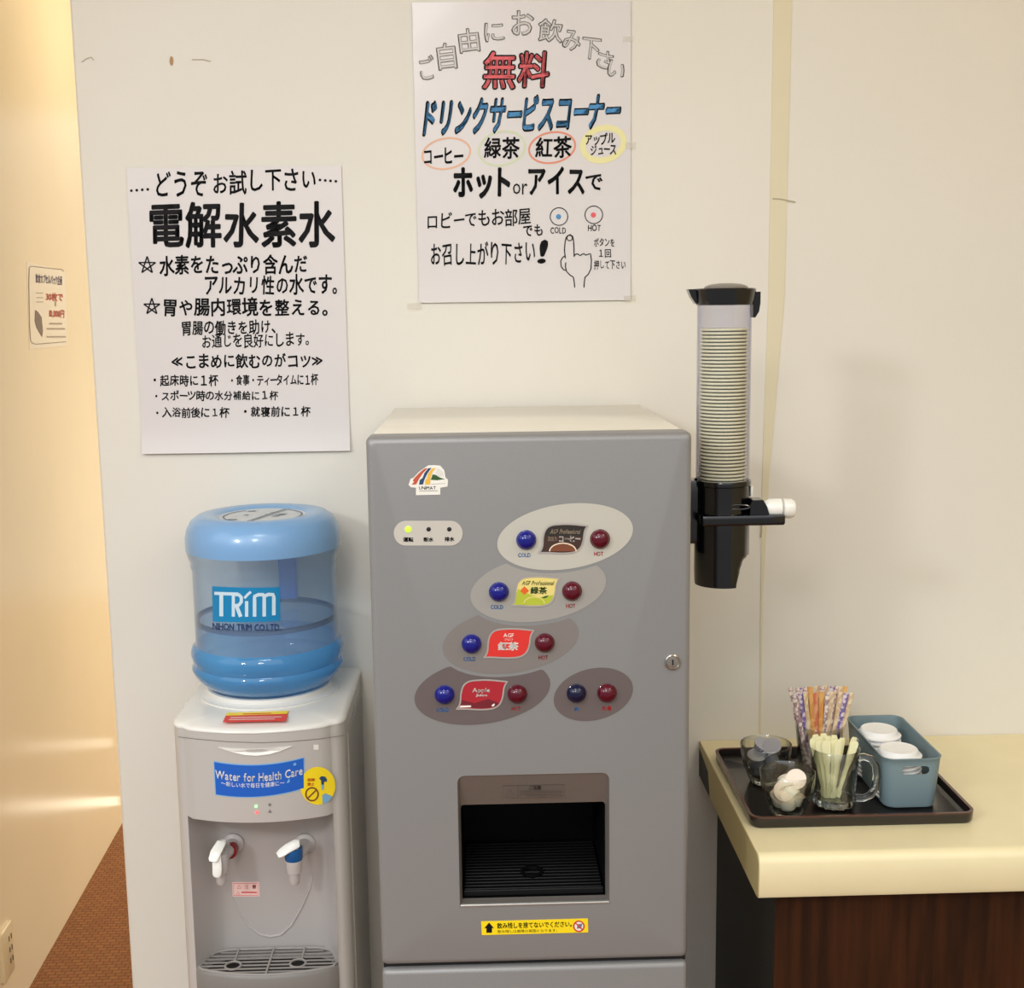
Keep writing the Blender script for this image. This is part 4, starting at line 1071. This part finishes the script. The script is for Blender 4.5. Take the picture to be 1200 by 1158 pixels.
# logo print wrapped on the front of the bottle
def on_bottle(px, py, lift=0):
    d = ray(px, py); R = .1264 + lift
    o = Vector((CAM.x - BX, CAM.y - BY)); v = Vector((d.x, d.y)); a = v.dot(v); b = o.dot(v); cc = o.dot(o) - R * R
    t = (-b - math.sqrt(max(0, b * b - a * cc))) / a
    return CAM + d * t
bm = bmesh.new(); curved_quad(bm, (248.5, 687), (328, 688), (328.5, 727.5), (249.5, 728.5), on_bottle, .0006, 1.2, n=20); LG = obj('logo_print', bm, M['teal'], BT, smooth=0, label='teal rectangle printed with white letters')
bb = Bow(on_bottle, 249, 328, 1.0)
bm = bmesh.new()
K5 = lambda x, y: (190 + x / 4.615, 580 + y / 4.615)
def stroke(pts, w): ribbon(bm, [K5(*p) for p in pts], w, bb, .0012)
stroke([(282, 532), (412, 532)], 3.8); stroke([(320, 535), (320, 655)], 4.6)
stroke([(385, 535), (385, 655)], 3.7); stroke([(385, 534), (415, 536), (428, 550), (428, 575), (415, 592), (388, 596)], 4.0); stroke([(402, 596), (425, 655)], 4.4)
stroke([(457, 570), (457, 655)], 3.9); stroke([(445, 555), (462, 535), (480, 520)], 3.0)
stroke([(500, 655), (500, 545), (520, 536), (545, 536), (552, 550), (552, 655)], 4.2); stroke([(552, 545), (575, 536), (600, 538), (604, 552), (604, 650)], 4.2)
obj('logo_letters', bm, M['pale_print'], LG, smooth=0)
lettering(BT, mat('deep_blue_print', (10, 34, 90), .5), [('NIHON TRIM CO.LTD.', (249, 730.5, 329, 738.5), dict(off=.02, tilt=-1.5))], bb, .0010, 'dark blue lettering')

# ------------------------------------------------------------------ cup dispenser
DX, DY = .3785, -.40
CD = thing('cup_dispenser', (DX, DY, 1.13), 'clear tube of paper cups with black base, fixed beside the silver drink machine', 'cup dispenser')
bm = bmesh.new(); lathe(bm, [(.0385, 1.285), (.0415, 1.288), (.0415, 1.575), (.0400, 1.575), (.0400, 1.290)], (DX, DY, 0), 48); obj('tube', bm, M['tube'], CD, smooth=60)
bm = bmesh.new(); lathe(bm, [(.040, 1.570), (.0435, 1.571), (.0455, 1.578), (.0470, 1.588), (.0478, 1.5935), (.0460, 1.5955), (.030, 1.5965)], (DX, DY, 0), 48, cap0=True, cap1=True)
prism(bm, [V(DX - .058, DY - .010, 1.595), V(DX - .053, DY - .010, 1.583), V(DX - .046, DY - .010, 1.573), V(DX - .030, DY - .010, 1.573), V(DX - .030, DY - .010, 1.595)], (0, .02, 0))
CP = obj('lid_cap', bm, M['black_pl'], CD, smooth=40)
bm = bmesh.new(); lathe(bm, [(.034, 1.5960), (.032, 1.5990), (.024, 1.6020), (.010, 1.6035)], (DX + .002, DY, 0), 32, cap1=True); obj('cap_dome', bm, M['lid_grey'], CP, label='grey domed centre')
bm = bmesh.new(); prism(bm, [V(DX + a, DY - .009, z) for a, z in ((.036, 1.590), (.0535, 1.590), (.0535, 1.573), (.0515, 1.560), (.0460, 1.551), (.0425, 1.551), (.0425, 1.572))], (0, .018, 0)); obj('hinge_tab', bm, M['black_pl'], CP, smooth=30)
# base: upper collar, lever housing, chute cut away at the right
def clip_ring(r, z, xmax, cx=DX, n=48):
    return [V(min(cx + r * math.cos(2 * PI * i / n), xmax), DY + r * math.sin(2 * PI * i / n), z) for i in range(n)]
bm = bmesh.new(); big_ = 9
loft(bm, [clip_ring(.0385, 1.225, big_), clip_ring(.0392, 1.3000, big_), clip_ring(.0440, 1.3000, big_), clip_ring(.0445, 1.2985, big_), clip_ring(.0445, 1.2930, big_), clip_ring(.0425, 1.2915, big_), clip_ring(.0425, 1.240, big_), clip_ring(.0430, 1.238, big_), clip_ring(.0430, 1.183, DX + .043),
          clip_ring(.0430, 1.180, DX + .034), clip_ring(.0430, 1.176, DX + .028), clip_ring(.0430, 1.170, DX + .025), clip_ring(.0430, 1.160, DX + .0215), clip_ring(.0425, 1.140, DX + .017), clip_ring(.0420, 1.134, DX + .016)], True, True)
BS = obj('base', bm, M['black_pl'], CD, smooth=40)
bm = bmesh.new(); box(bm, DX - .040, DX + .090, DY - .046, DY - .006, 1.233, 1.250, .004)
AR = obj('lever_arm', bm, M['black_pl'], CD)
bm = bmesh.new(); prism(bm, [V(DX + a, DY - .040, z) for a, z in ((.036, 1.2495), (.036, 1.266), (.040, 1.2725), (.056, 1.2725), (.062, 1.262), (.066, 1.2495))], (0, .028, 0)); obj('arm_wedge', bm, M['black_pl'], AR, smooth=30)
bm = bmesh.new(); tube(bm, [V(DX + a, DY - .026, 1.2575) for a in (.060, .068, .078, .0865)], [.0105, .0145, .0150, .0150], 20); obj('adjuster_sleeve', bm, M['white_pl'], AR, label='white sleeve')
bm = bmesh.new(); tube(bm, [V(DX + a, DY - .026, 1.2565) for a in (.0885, .090, .102, .107, .1095)], [.0120, .0155, .0155, .0130, .007], 20); obj('adjuster_knob', bm, M['white_pl'], AR, label='white round knob')
bm = bmesh.new(); bmx = [V(DX + .018 + .030 * math.cos(2 * PI * k / 28), DY - .0425 - .004 * abs(math.sin(2 * PI * k / 28)), 1.2615 + .006 * math.sin(2 * PI * k / 28)) for k in range(28)]
tube(bm, [V(DX + .018 + .017 * math.cos(2 * PI * k / 28), DY - .0405, 1.2620 + .0035 * math.sin(2 * PI * k / 28)) for k in range(28)], .0014, 6, closed=True); obj('oval_badge', bm, M['black_pl'], BS)
bm = bmesh.new(); box(bm, MX1 - .004, DX - .030, DY - .012, DY + .03, 1.20, 1.30, .003); box(bm, MX1 - .0055, MX1 + .004, DY - .03, DY + .05, 1.18, 1.32, .002); obj('mounting_plate', bm, M['black_pl'], CD)
bm = bmesh.new(); box(bm, DX + .0415, DX + .0455, DY - .016, DY - .004, 1.274, 1.2905, .001); obj('paper_tag', bm, M['sticker_white'], CD, label='small white tag')

# cups: one prototype, copied up the tube
CUP = thing('paper_cup', (DX, DY, 1.298), 'paper cup in the middle of the stack inside the clear tube', 'paper cup', 'paper cups stacked in the dispenser tube')
def at_origin_obj(name, bm, m, parent, **k):
    for v in bm.verts: v.co += wloc(parent)
    return obj(name, bm, m, parent, **k)
bm = bmesh.new(); lathe(bm, [(.0262, -.062), (.0340, -.0015), (.0336, -.0015), (.0258, -.0616)], (0, 0, 0), 28, cap0=True, cap1=True); at_origin_obj('cup_wall', bm, M['cup_body'], CUP, smooth=50)
bm = bmesh.new(); tube(bm, [V(.0356 * math.cos(2 * PI * k / 32), .0356 * math.sin(2 * PI * k / 32), 0) for k in range(32)], .0017, 8, closed=True); at_origin_obj('cup_rim', bm, M['cup'], CUP, smooth=50)
NC = 44; z_lo, z_hi = 1.2985, 1.5335
for k in range(NC):
    o = CUP if k == 0 else copy_thing(CUP)
    o.location = (DX + random.uniform(-.0001, .0001), DY + random.uniform(-.0001, .0001), z_lo + (z_hi - z_lo) * k / (NC - 1))
    if k == NC - 1: o['label'] = 'topmost paper cup of the stack in the clear tube'
    if k == 0: o['label'] = 'lowest visible paper cup, resting just above the black base'

# ------------------------------------------------------------------ counter
CX0, CX1, CYF, CZ1, CZ0 = .4205, 2.1, -.518, .7268, .655
prof = [(-.001, CZ1 - .0005), (-.44, CZ1 - .0005), (-.490, CZ1 - .0005), (-.500, CZ1 + .0004), (-.506, CZ1 + .0002), (-.5115, CZ1 - .0022), (-.5152, CZ1 - .0060), (CYF, CZ1 - .0125), (CYF - .0006, CZ1 - .030), (CYF, CZ0 + .010), (-.515, CZ0 + .003), (-.508, CZ0), (-.480, CZ0), (-.470, CZ0 + .03), (-.001, CZ0 + .03)]
bm = bmesh.new(); prism(bm, [V(CX0, y, z) for y, z in prof], (CX1 - CX0, 0, 0))
WT = rebase(obj('counter_worktop', bm, M['worktop'], smooth=40), (1.0, -.25, CZ0))
tag(WT, 'cream laminate worktop with a rounded front edge, under the black tray', 'worktop')
bm = bmesh.new()
endp = [(-.002, CZ1 - .0016), (-.44, CZ1 - .0016), (-.500, CZ1 - .0016), (-.508, CZ1 - .004), (-.5135, CZ1 - .008), (-.5165, CZ1 - .014), (-.5165, CZ0 + .009), (-.508, CZ0 + .0015), (-.002, CZ0 + .0015)]
prism(bm, [V(CX0 - .0012, y, z) for y, z in endp], (.0013, 0, 0)); obj('end_strip', bm, M['worktop_edge'], WT, smooth=0, label='olive beige end strip')
bm = bmesh.new(); prism(bm, [V(CX0 - .0016, y, z) for y, z in ((-.002, CZ1 - .014), (-.092, CZ1 - .028), (-.112, CZ0 + .0018), (-.002, CZ0 + .0018))], (.0006, 0, 0)); obj('end_patch', bm, M['dark'], WT, smooth=0, label='dark patch at the back of the end')  # dark patch over the rear of the end strip
bm = bmesh.new(); box(bm, CX0 + .035, CX1 - .02, -.475, -.005, .0, CZ0 - .001, .002, 1)
CBN = rebase(obj('counter_cabinet', bm, M['wood_side']), (1.0, -.25, 0))
tag(CBN, 'dark brown wooden counter front under the cream worktop', 'counter cabinet')
bm = bmesh.new(); box(bm, CX0 + .035, CX1 - .02, -.481, -.4755, .06, CZ0 - .002, .001, 1); obj('front_panel', bm, M['wood'], CBN)

# ------------------------------------------------------------------ tray and what stands on it
TB = CZ1 + .0002
tx0, tx1, ty0, ty1 = .4290, .8000, -.4170, -.0960
TR = thing('serving_tray', ((tx0 + tx1) / 2, (ty0 + ty1) / 2, TB), 'black lacquer tray with a brown rim on the cream worktop', 'tray')
def rr3(ins, z, r): return [V(a, b, z) for a, b in rrect(tx0 + ins, ty0 + ins, tx1 - ins, ty1 - ins, max(r - ins, .003), 6)]
bm = bmesh.new(); loft(bm, [rr3(.004, TB, .020), rr3(.001, TB + .004, .020), rr3(0, TB + .0185, .020), rr3(.0045, TB + .0185, .020), rr3(.0065, TB + .006, .020), rr3(.012, TB + .0038, .020)], True, True)
obj('pan', bm, M['tray'], TR, smooth=40)
bm = bmesh.new(); loft(bm, [rr3(-.0003, TB + .0172, .020), rr3(-.0003, TB + .0196, .020), rr3(.0048, TB + .0196, .020), rr3(.0048, TB + .0172, .020)]); obj('rim', bm, M['tray_rim'], TR, smooth=30, label='reddish brown rim edge')
T0 = TB + .0040

# glasses
def tumbler(cx, cy, rt, rb, h, label, name='glass_tumbler'):
    root = thing(name, (cx, cy, T0), label, 'glass')
    bm = bmesh.new()
    fl = lambda a, k: 1 + (.05 * (abs(math.cos(8 * a)) - .6) if 2 <= k <= 6 else 0)
    pr = [(rb * .80, 0), (rb * .96, .0015), (rb, .006)] + [(rb + (rt - rb) * math.sin(t * PI / 2) ** .9, .006 + (h - .006) * t) for t in (.15, .35, .55, .75, .9, 1.0)]
    pr += [(rt - .0012, h + .0008), (rt - .0024, h - .001)] + [(rb + (rt - rb) * math.sin(t * PI / 2) ** .9 - .0026, .006 + (h - .006) * t) for t in (.8, .6, .4, .2)] + [(rb * .80, .010), (rb * .4, .0085)]
    lathe(bm, pr, (cx, cy, T0), 72, mod=fl, cap0=True, cap1=True)
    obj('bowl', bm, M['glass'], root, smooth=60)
    bm = bmesh.new(); lathe(bm, [(rb * .7, .0006), (rb * .90, .0014), (rb * .97, .006), (rb * .96, .0085), (rb * .6, .0088)], (cx, cy, T0), 72, mod=lambda a, k: 1 + .03 * math.cos(16 * a) * (1 if k in (1, 2, 3) else 0), cap0=True, cap1=True)
    obj('glass_base', bm, M['solid_glass'], root, smooth=60)
    return root
tumbler(.5000, -.3665, .0455, .028, .074, 'short fluted glass of white creamer pots at the front of the tray')
tumbler(.4965, -.2270, .0450, .028, .071, 'short fluted glass of greyish syrup pots at the back left of the tray')
# tall glass with sugar sticks
GX, GY = .6005, -.195
tg = thing('tall_glass', (GX, GY, T0), 'plain clear glass holding the coloured sugar sticks', 'glass')
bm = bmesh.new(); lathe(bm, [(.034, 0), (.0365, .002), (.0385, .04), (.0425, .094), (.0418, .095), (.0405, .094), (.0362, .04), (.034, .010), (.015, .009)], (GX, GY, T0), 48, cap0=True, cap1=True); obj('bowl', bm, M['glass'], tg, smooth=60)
# mug
UX, UY = .5885, -.333
mg = thing('glass_mug', (UX, UY, T0), 'glass mug with a handle, holding pale yellow stirrers', 'mug')
bm = bmesh.new(); fl = lambda a, k: 1 + (.03 * math.cos(14 * a) if 1 <= k <= 3 else 0)
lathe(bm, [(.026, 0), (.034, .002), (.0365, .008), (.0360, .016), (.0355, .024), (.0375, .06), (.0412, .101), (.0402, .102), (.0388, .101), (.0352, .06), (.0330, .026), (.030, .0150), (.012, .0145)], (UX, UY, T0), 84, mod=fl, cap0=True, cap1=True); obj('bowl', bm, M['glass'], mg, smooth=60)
bm = bmesh.new(); lathe(bm, [(.024, .0006), (.0325, .0025), (.0348, .008), (.0335, .0135), (.016, .0138)], (UX, UY, T0), 84, mod=lambda a, k: 1 + (.04 * math.cos(14 * a) if k in (1, 2, 3) else 0), cap0=True, cap1=True); obj('glass_base', bm, M['solid_glass'], mg, smooth=60)
bm = bmesh.new(); hp = [(.036, .084), (.046, .087), (.058, .084), (.066, .072), (.068, .054), (.066, .034), (.059, .020), (.048, .014), (.035, .014)]
tube(bm, [V(UX + a * .99, UY - a * .22, T0 + z) for a, z in hp], [.0052] * 9, 12, flat=1.25); obj('handle', bm, M['solid_glass'], mg, smooth=60)

# portion pots
def pot(name, bodym, foilm, label, cat, group, r=.0165, h=.019):
    root = thing(name, (0, 0, 0), label, cat, group)
    bm = bmesh.new(); lathe(bm, [(r * .62, 0), (r * .72, .001), (r * .82, h * .55), (r * .86, h * .86), (r, h * .9), (r, h * .96)], (0, 0, 0), 20, cap0=True); obj('cup', bm, bodym, root, smooth=40)
    bm = bmesh.new(); lathe(bm, [(r * 1.02, h * .95), (r * 1.02, h), (r * .9, h * 1.01), (r * .5, h * 1.0)], (0, 0, 0), 20, cap0=True, cap1=True)
    box(bm, r * .75, r * 1.32, -r * .3, r * .3, h * .955, h * .995); obj('foil_lid', bm, foilm, root, smooth=30)
    return root
cr = pot('creamer_pot', M['cream_pot'], M['cream_foil'], '', 'creamer', 'creamer pots in the front glass')
spots = [(-.010, .012, .012, .4, 0, 0), (.012, .006, .012, .2, .3, 1), (.000, -.014, .013, -.3, .2, 2), (-.014, -.004, .035, 1.1, -.5, .5), (.010, -.016, .036, -.9, .9, 1.5), (.006, .015, .036, .8, 1.2, 2.2), (-.008, .004, .052, 2.6, .3, .4), (.018, .004, .054, -1.2, .5, 3.0)]
for i, (a, b, z, rx, ry, rz) in enumerate(spots):
    o = cr if i == 0 else copy_thing(cr)
    o.location = (.5000 + a, -.3665 + b, T0 + z); o.rotation_euler = (rx * .8, ry * .8, rz)
    o['label'] = ('white creamer pot lying in the lower layer of the front glass' if i < 3 else 'white creamer pot in the middle layer of the front glass' if i < 6 else 'white creamer pot on top at the left of the front glass' if i == 6 else 'white creamer pot tilted up on top at the right of the front glass')
sy = pot('syrup_pot', M['syrup'], M['syrup_foil'], '', 'syrup pot', 'syrup pots in the back left glass', .0165, .021)
spots = [(-.012, .010, .012, .3, .1, 0), (.012, .006, .012, -.3, .3, 1), (.000, -.015, .013, .3, .2, 2), (-.018, -.004, .036, 1.0, -.4, .5), (.012, -.014, .037, -.9, .7, 1.5), (.010, .015, .037, .8, 1.0, 2.2), (-.010, .010, .052, 1.4, .3, .4), (.014, .000, .055, -1.2, .5, 3.0)]
for i, (a, b, z, rx, ry, rz) in enumerate(spots):
    o = sy if i == 0 else copy_thing(sy)
    o.location = (.4965 + a, -.2270 + b, T0 + z * .97); o.rotation_euler = (rx * .4 - .1, ry * .5, rz)
    o['label'] = ('greyish syrup pot lying in the lower layer of the back left glass' if i < 3 else 'greyish syrup pot in the middle layer of the back left glass' if i < 6 else 'greyish syrup pot on top at the left of the back left glass' if i == 6 else 'greyish syrup pot on top at the right of the back left glass')

# sugar sticks
def stand(d, twist=0.0):
    """upright blade along d, its broad side turned to the front"""
    x = Vector((math.cos(twist), math.sin(twist), 0)); x = (x - x.dot(d) * d).normalized(); y = d.cross(x)
    return Matrix((x, y, d)).transposed().to_quaternion()
def stick_mat(name, a, b, scale):
    m = bpy.data.materials.new(name); m.use_nodes = True; nt = m.node_tree; bs = nt.nodes['Principled BSDF']
    tc = nt.nodes.new('ShaderNodeTexCoord'); n = nt.nodes.new('ShaderNodeTexNoise'); n.inputs['Scale'].default_value = scale; n.inputs['Detail'].default_value = 1
    r = nt.nodes.new('ShaderNodeValToRGB'); r.color_ramp.elements[0].color = (*lin(a), 1); r.color_ramp.elements[1].color = (*lin(b), 1)
    r.color_ramp.elements[0].position = .46; r.color_ramp.elements[1].position = .56
    nt.links.new(tc.outputs['Object'], n.inputs['Vector']); nt.links.new(n.outputs['Fac'], r.inputs[0]); nt.links.new(r.outputs[0], bs.inputs['Base Color'])
    bs.inputs['Roughness'].default_value = .35
    return m
KM = {'white and purple patterned': stick_mat('stick_pattern', (178, 146, 150), (248, 234, 222), 130),
      'plain orange': stick_mat('stick_orange', (224, 158, 84), (238, 186, 112), 60),
      'coral pink': stick_mat('stick_pink', (218, 122, 92), (236, 168, 130), 70),
      'cream': stick_mat('stick_cream', (216, 186, 150), (240, 220, 184), 90),
      'white and violet striped': stick_mat('stick_violet', (128, 106, 166), (232, 218, 224), 110)}
kinds = list(KM)
order = [0, 4, 3, 1, 2, 1, 0, 3, 0, 3, 4, 3, 0, 0, 4, 0, 1, 3, 0, 3, 4, 0, 3, 1]
proto = {}
NS = len(order)
for i, kk in enumerate(order):
    key = kinds[kk]
    if kk not in proto:
        bm = bmesh.new(); L_ = .150
        rings = []
        for z, w, t in ((0, .0046, .0006), (.006, .0046, .0012), (.014, .0043, .0021), (L_ - .014, .0043, .0021), (L_ - .006, .0048, .0012), (L_, .0048, .0006)):
            rings.append([V(w * math.cos(2 * PI * k / 10), t * math.sin(2 * PI * k / 10), z) for k in range(10)])
        loft(bm, rings, True, True); o = obj('sugar_stick', bm, KM[key], smooth=50); proto[kk] = o
    else:
        o = proto[kk].copy(); COL.objects.link(o)
    f = (i % 12) / 11; row = i // 12
    tip = V(GX - .050 + .098 * f + random.uniform(-.003, .003), GY + (-.022 if row == 0 else .012) + random.uniform(-.006, .006), T0 + .158 - .012 * abs(f - .45) + random.uniform(-.008, .003))
    foot = V(GX - .020 + .040 * f, GY + (-.014 if row == 0 else .010), T0 + .0110)
    d = (tip - foot).normalized(); o.location = foot
    q = stand(d, random.uniform(-.5, .5)); o.rotation_mode = 'QUATERNION'; o.rotation_quaternion = q
    side = 'left' if f < .3 else 'middle' if f < .65 else 'right'
    tag(o, '%s sugar stick, %s %s of the bunch in the tall glass' % (key, 'front' if row == 0 else 'back', side), 'sugar stick', 'sugar sticks in the tall glass')
# stirrers in the mug
pr_ = None
tips = [(-.036, .0, .104), (-.030, -.012, .108), (-.024, .006, .107), (-.018, -.014, .109), (-.011, .004, .108), (-.006, -.012, .110), (.000, .008, .111), (.004, -.012, .118), (.009, -.004, .107), (-.027, .016, .103), (-.014, .018, .104), (.030, .006, .099), (.024, -.012, .092), (-.021, -.016, .105), (-.001, -.020, .104), (-.033, .004, .106)]
for i, (a, b, z) in enumerate(tips):
    if pr_ is None:
        bm = bmesh.new(); rings = []
        for zz_, w, t in ((0, .0046, .0010), (.010, .0046, .0010), (.016, .0026, .0010), (.056, .0030, .0010), (.074, .0056, .0010), (.099, .0062, .0010), (.104, .0042, .0008)):
            rings.append([V(w * math.copysign(abs(math.cos(q)) ** .5, math.cos(q)), t * math.copysign(abs(math.sin(q)) ** .5, math.sin(q)), zz_) for q in [2 * PI * k / 12 + .13 for k in range(12)]])
        loft(bm, rings, True, True); pr_ = o = obj('stirrer', bm, M['stirrer'], smooth=40)
    else:
        o = pr_.copy(); COL.objects.link(o)
    foot = V(UX - .004 + a * .35, UY + b * .5, T0 + .0152); tip = V(UX + a, UY + b, T0 + z)
    o.location = foot; o.rotation_mode = 'QUATERNION'; o.rotation_quaternion = stand((tip - foot).normalized(), random.uniform(-.35, .35))
    lab = 'pale yellow stirrer standing tallest in the glass mug' if i == 7 else 'pale yellow stirrer leaning right against the rim of the glass mug' if i in (11, 12) else 'pale yellow stirrer fanned out at the left of the glass mug' if a < -.02 else 'pale yellow stirrer in the middle of the fan in the glass mug'
    tag(o, lab, 'stirrer', 'pale stirrers in the glass mug')

# bin with lids
nx0, nx1, ny0, ny1 = .6625, .7630, -.3640, -.1420
NB = thing('storage_bin', ((nx0 + nx1) / 2, (ny0 + ny1) / 2, T0), 'blue-grey plastic bin with a handle slot, holding white lids', 'storage bin')
NH = .0890
def bring(t, ins=0): i_ = .0065 * (1 - t) + ins; return [V(a, b, T0 + t * NH) for a, b in rrect(nx0 + i_, ny0 + i_, nx1 - i_, ny1 - i_, .020 - ins, 7)]
bm = bmesh.new(); rg = [bring(0, .006), bring(.015, .001)] + [bring(t) for t in (.06, .3, .6, .85, .965)] + [bring(.98, -.0012), bring(1.0, -.0012), bring(1.0, .0016), bring(.965, .0022)] + [[v + V(0, 0, 0) for v in bring(t, .0022)] for t in (.85, .6, .3, .06)] + [bring(.03, .008)]
loft(bm, rg, True, True)
binp = obj('tub', bm, M['bin'], NB, smooth=40)
cb = bmesh.new(); sl = rrect(.6935, T0 + .0605, .7395, T0 + .0755, .0074, 8)
prism(cb, [V(a, ny0 - .03, b) for a, b in sl], (0, .06, 0)); bmesh.ops.recalc_face_normals(cb, faces=cb.faces)
cme = bpy.data.meshes.new('c'); cb.to_mesh(cme); cb.free(); cut = bpy.data.objects.new('c', cme); COL.objects.link(cut)
md = binp.modifiers.new('slot', 'BOOLEAN'); md.object = cut; md.operation = 'DIFFERENCE'; md.solver = 'EXACT'
bpy.context.view_layer.update(); dg = bpy.context.evaluated_depsgraph_get()
nm = bpy.data.meshes.new_from_object(binp.evaluated_get(dg)); binp.modifiers.remove(md); binp.data = nm; bpy.data.objects.remove(cut)

bm = bmesh.new()
lathe(bm, [(.0365, 0), (.0385, .0008), (.0388, .0030), (.0372, .0045), (.0345, .0050), (.0330, .0065), (.0318, .0120), (.0300, .0134), (.0270, .0128), (.0120, .0126)], (0, 0, 0), 40, cap0=False, cap1=True)
lid = obj('cup_lid', bm, M['lid'], smooth=40)  # white cup lid, copied into both stacks
first = True
for (cx, cy, z0, n_, where) in ((.7020, -.2140, .006, 10, 'back'), (.7035, -.3120, .0060, 10, 'front')):
    for k in range(n_):
        if first: o = lid; first = False
        else: o = lid.copy(); COL.objects.link(o)
        o.location = (cx + random.uniform(-.001, .001), cy + random.uniform(-.001, .001), T0 + z0 + k * .0078); o.rotation_euler = (0, 0, random.uniform(0, 6))
        tag(o, 'topmost white lid of the %s stack in the blue-grey bin' % where if k == n_ - 1 else 'white lid below the topmost of the %s stack in the bin' % where, 'lid', 'white lids stacked in the bin, %s stack' % where)
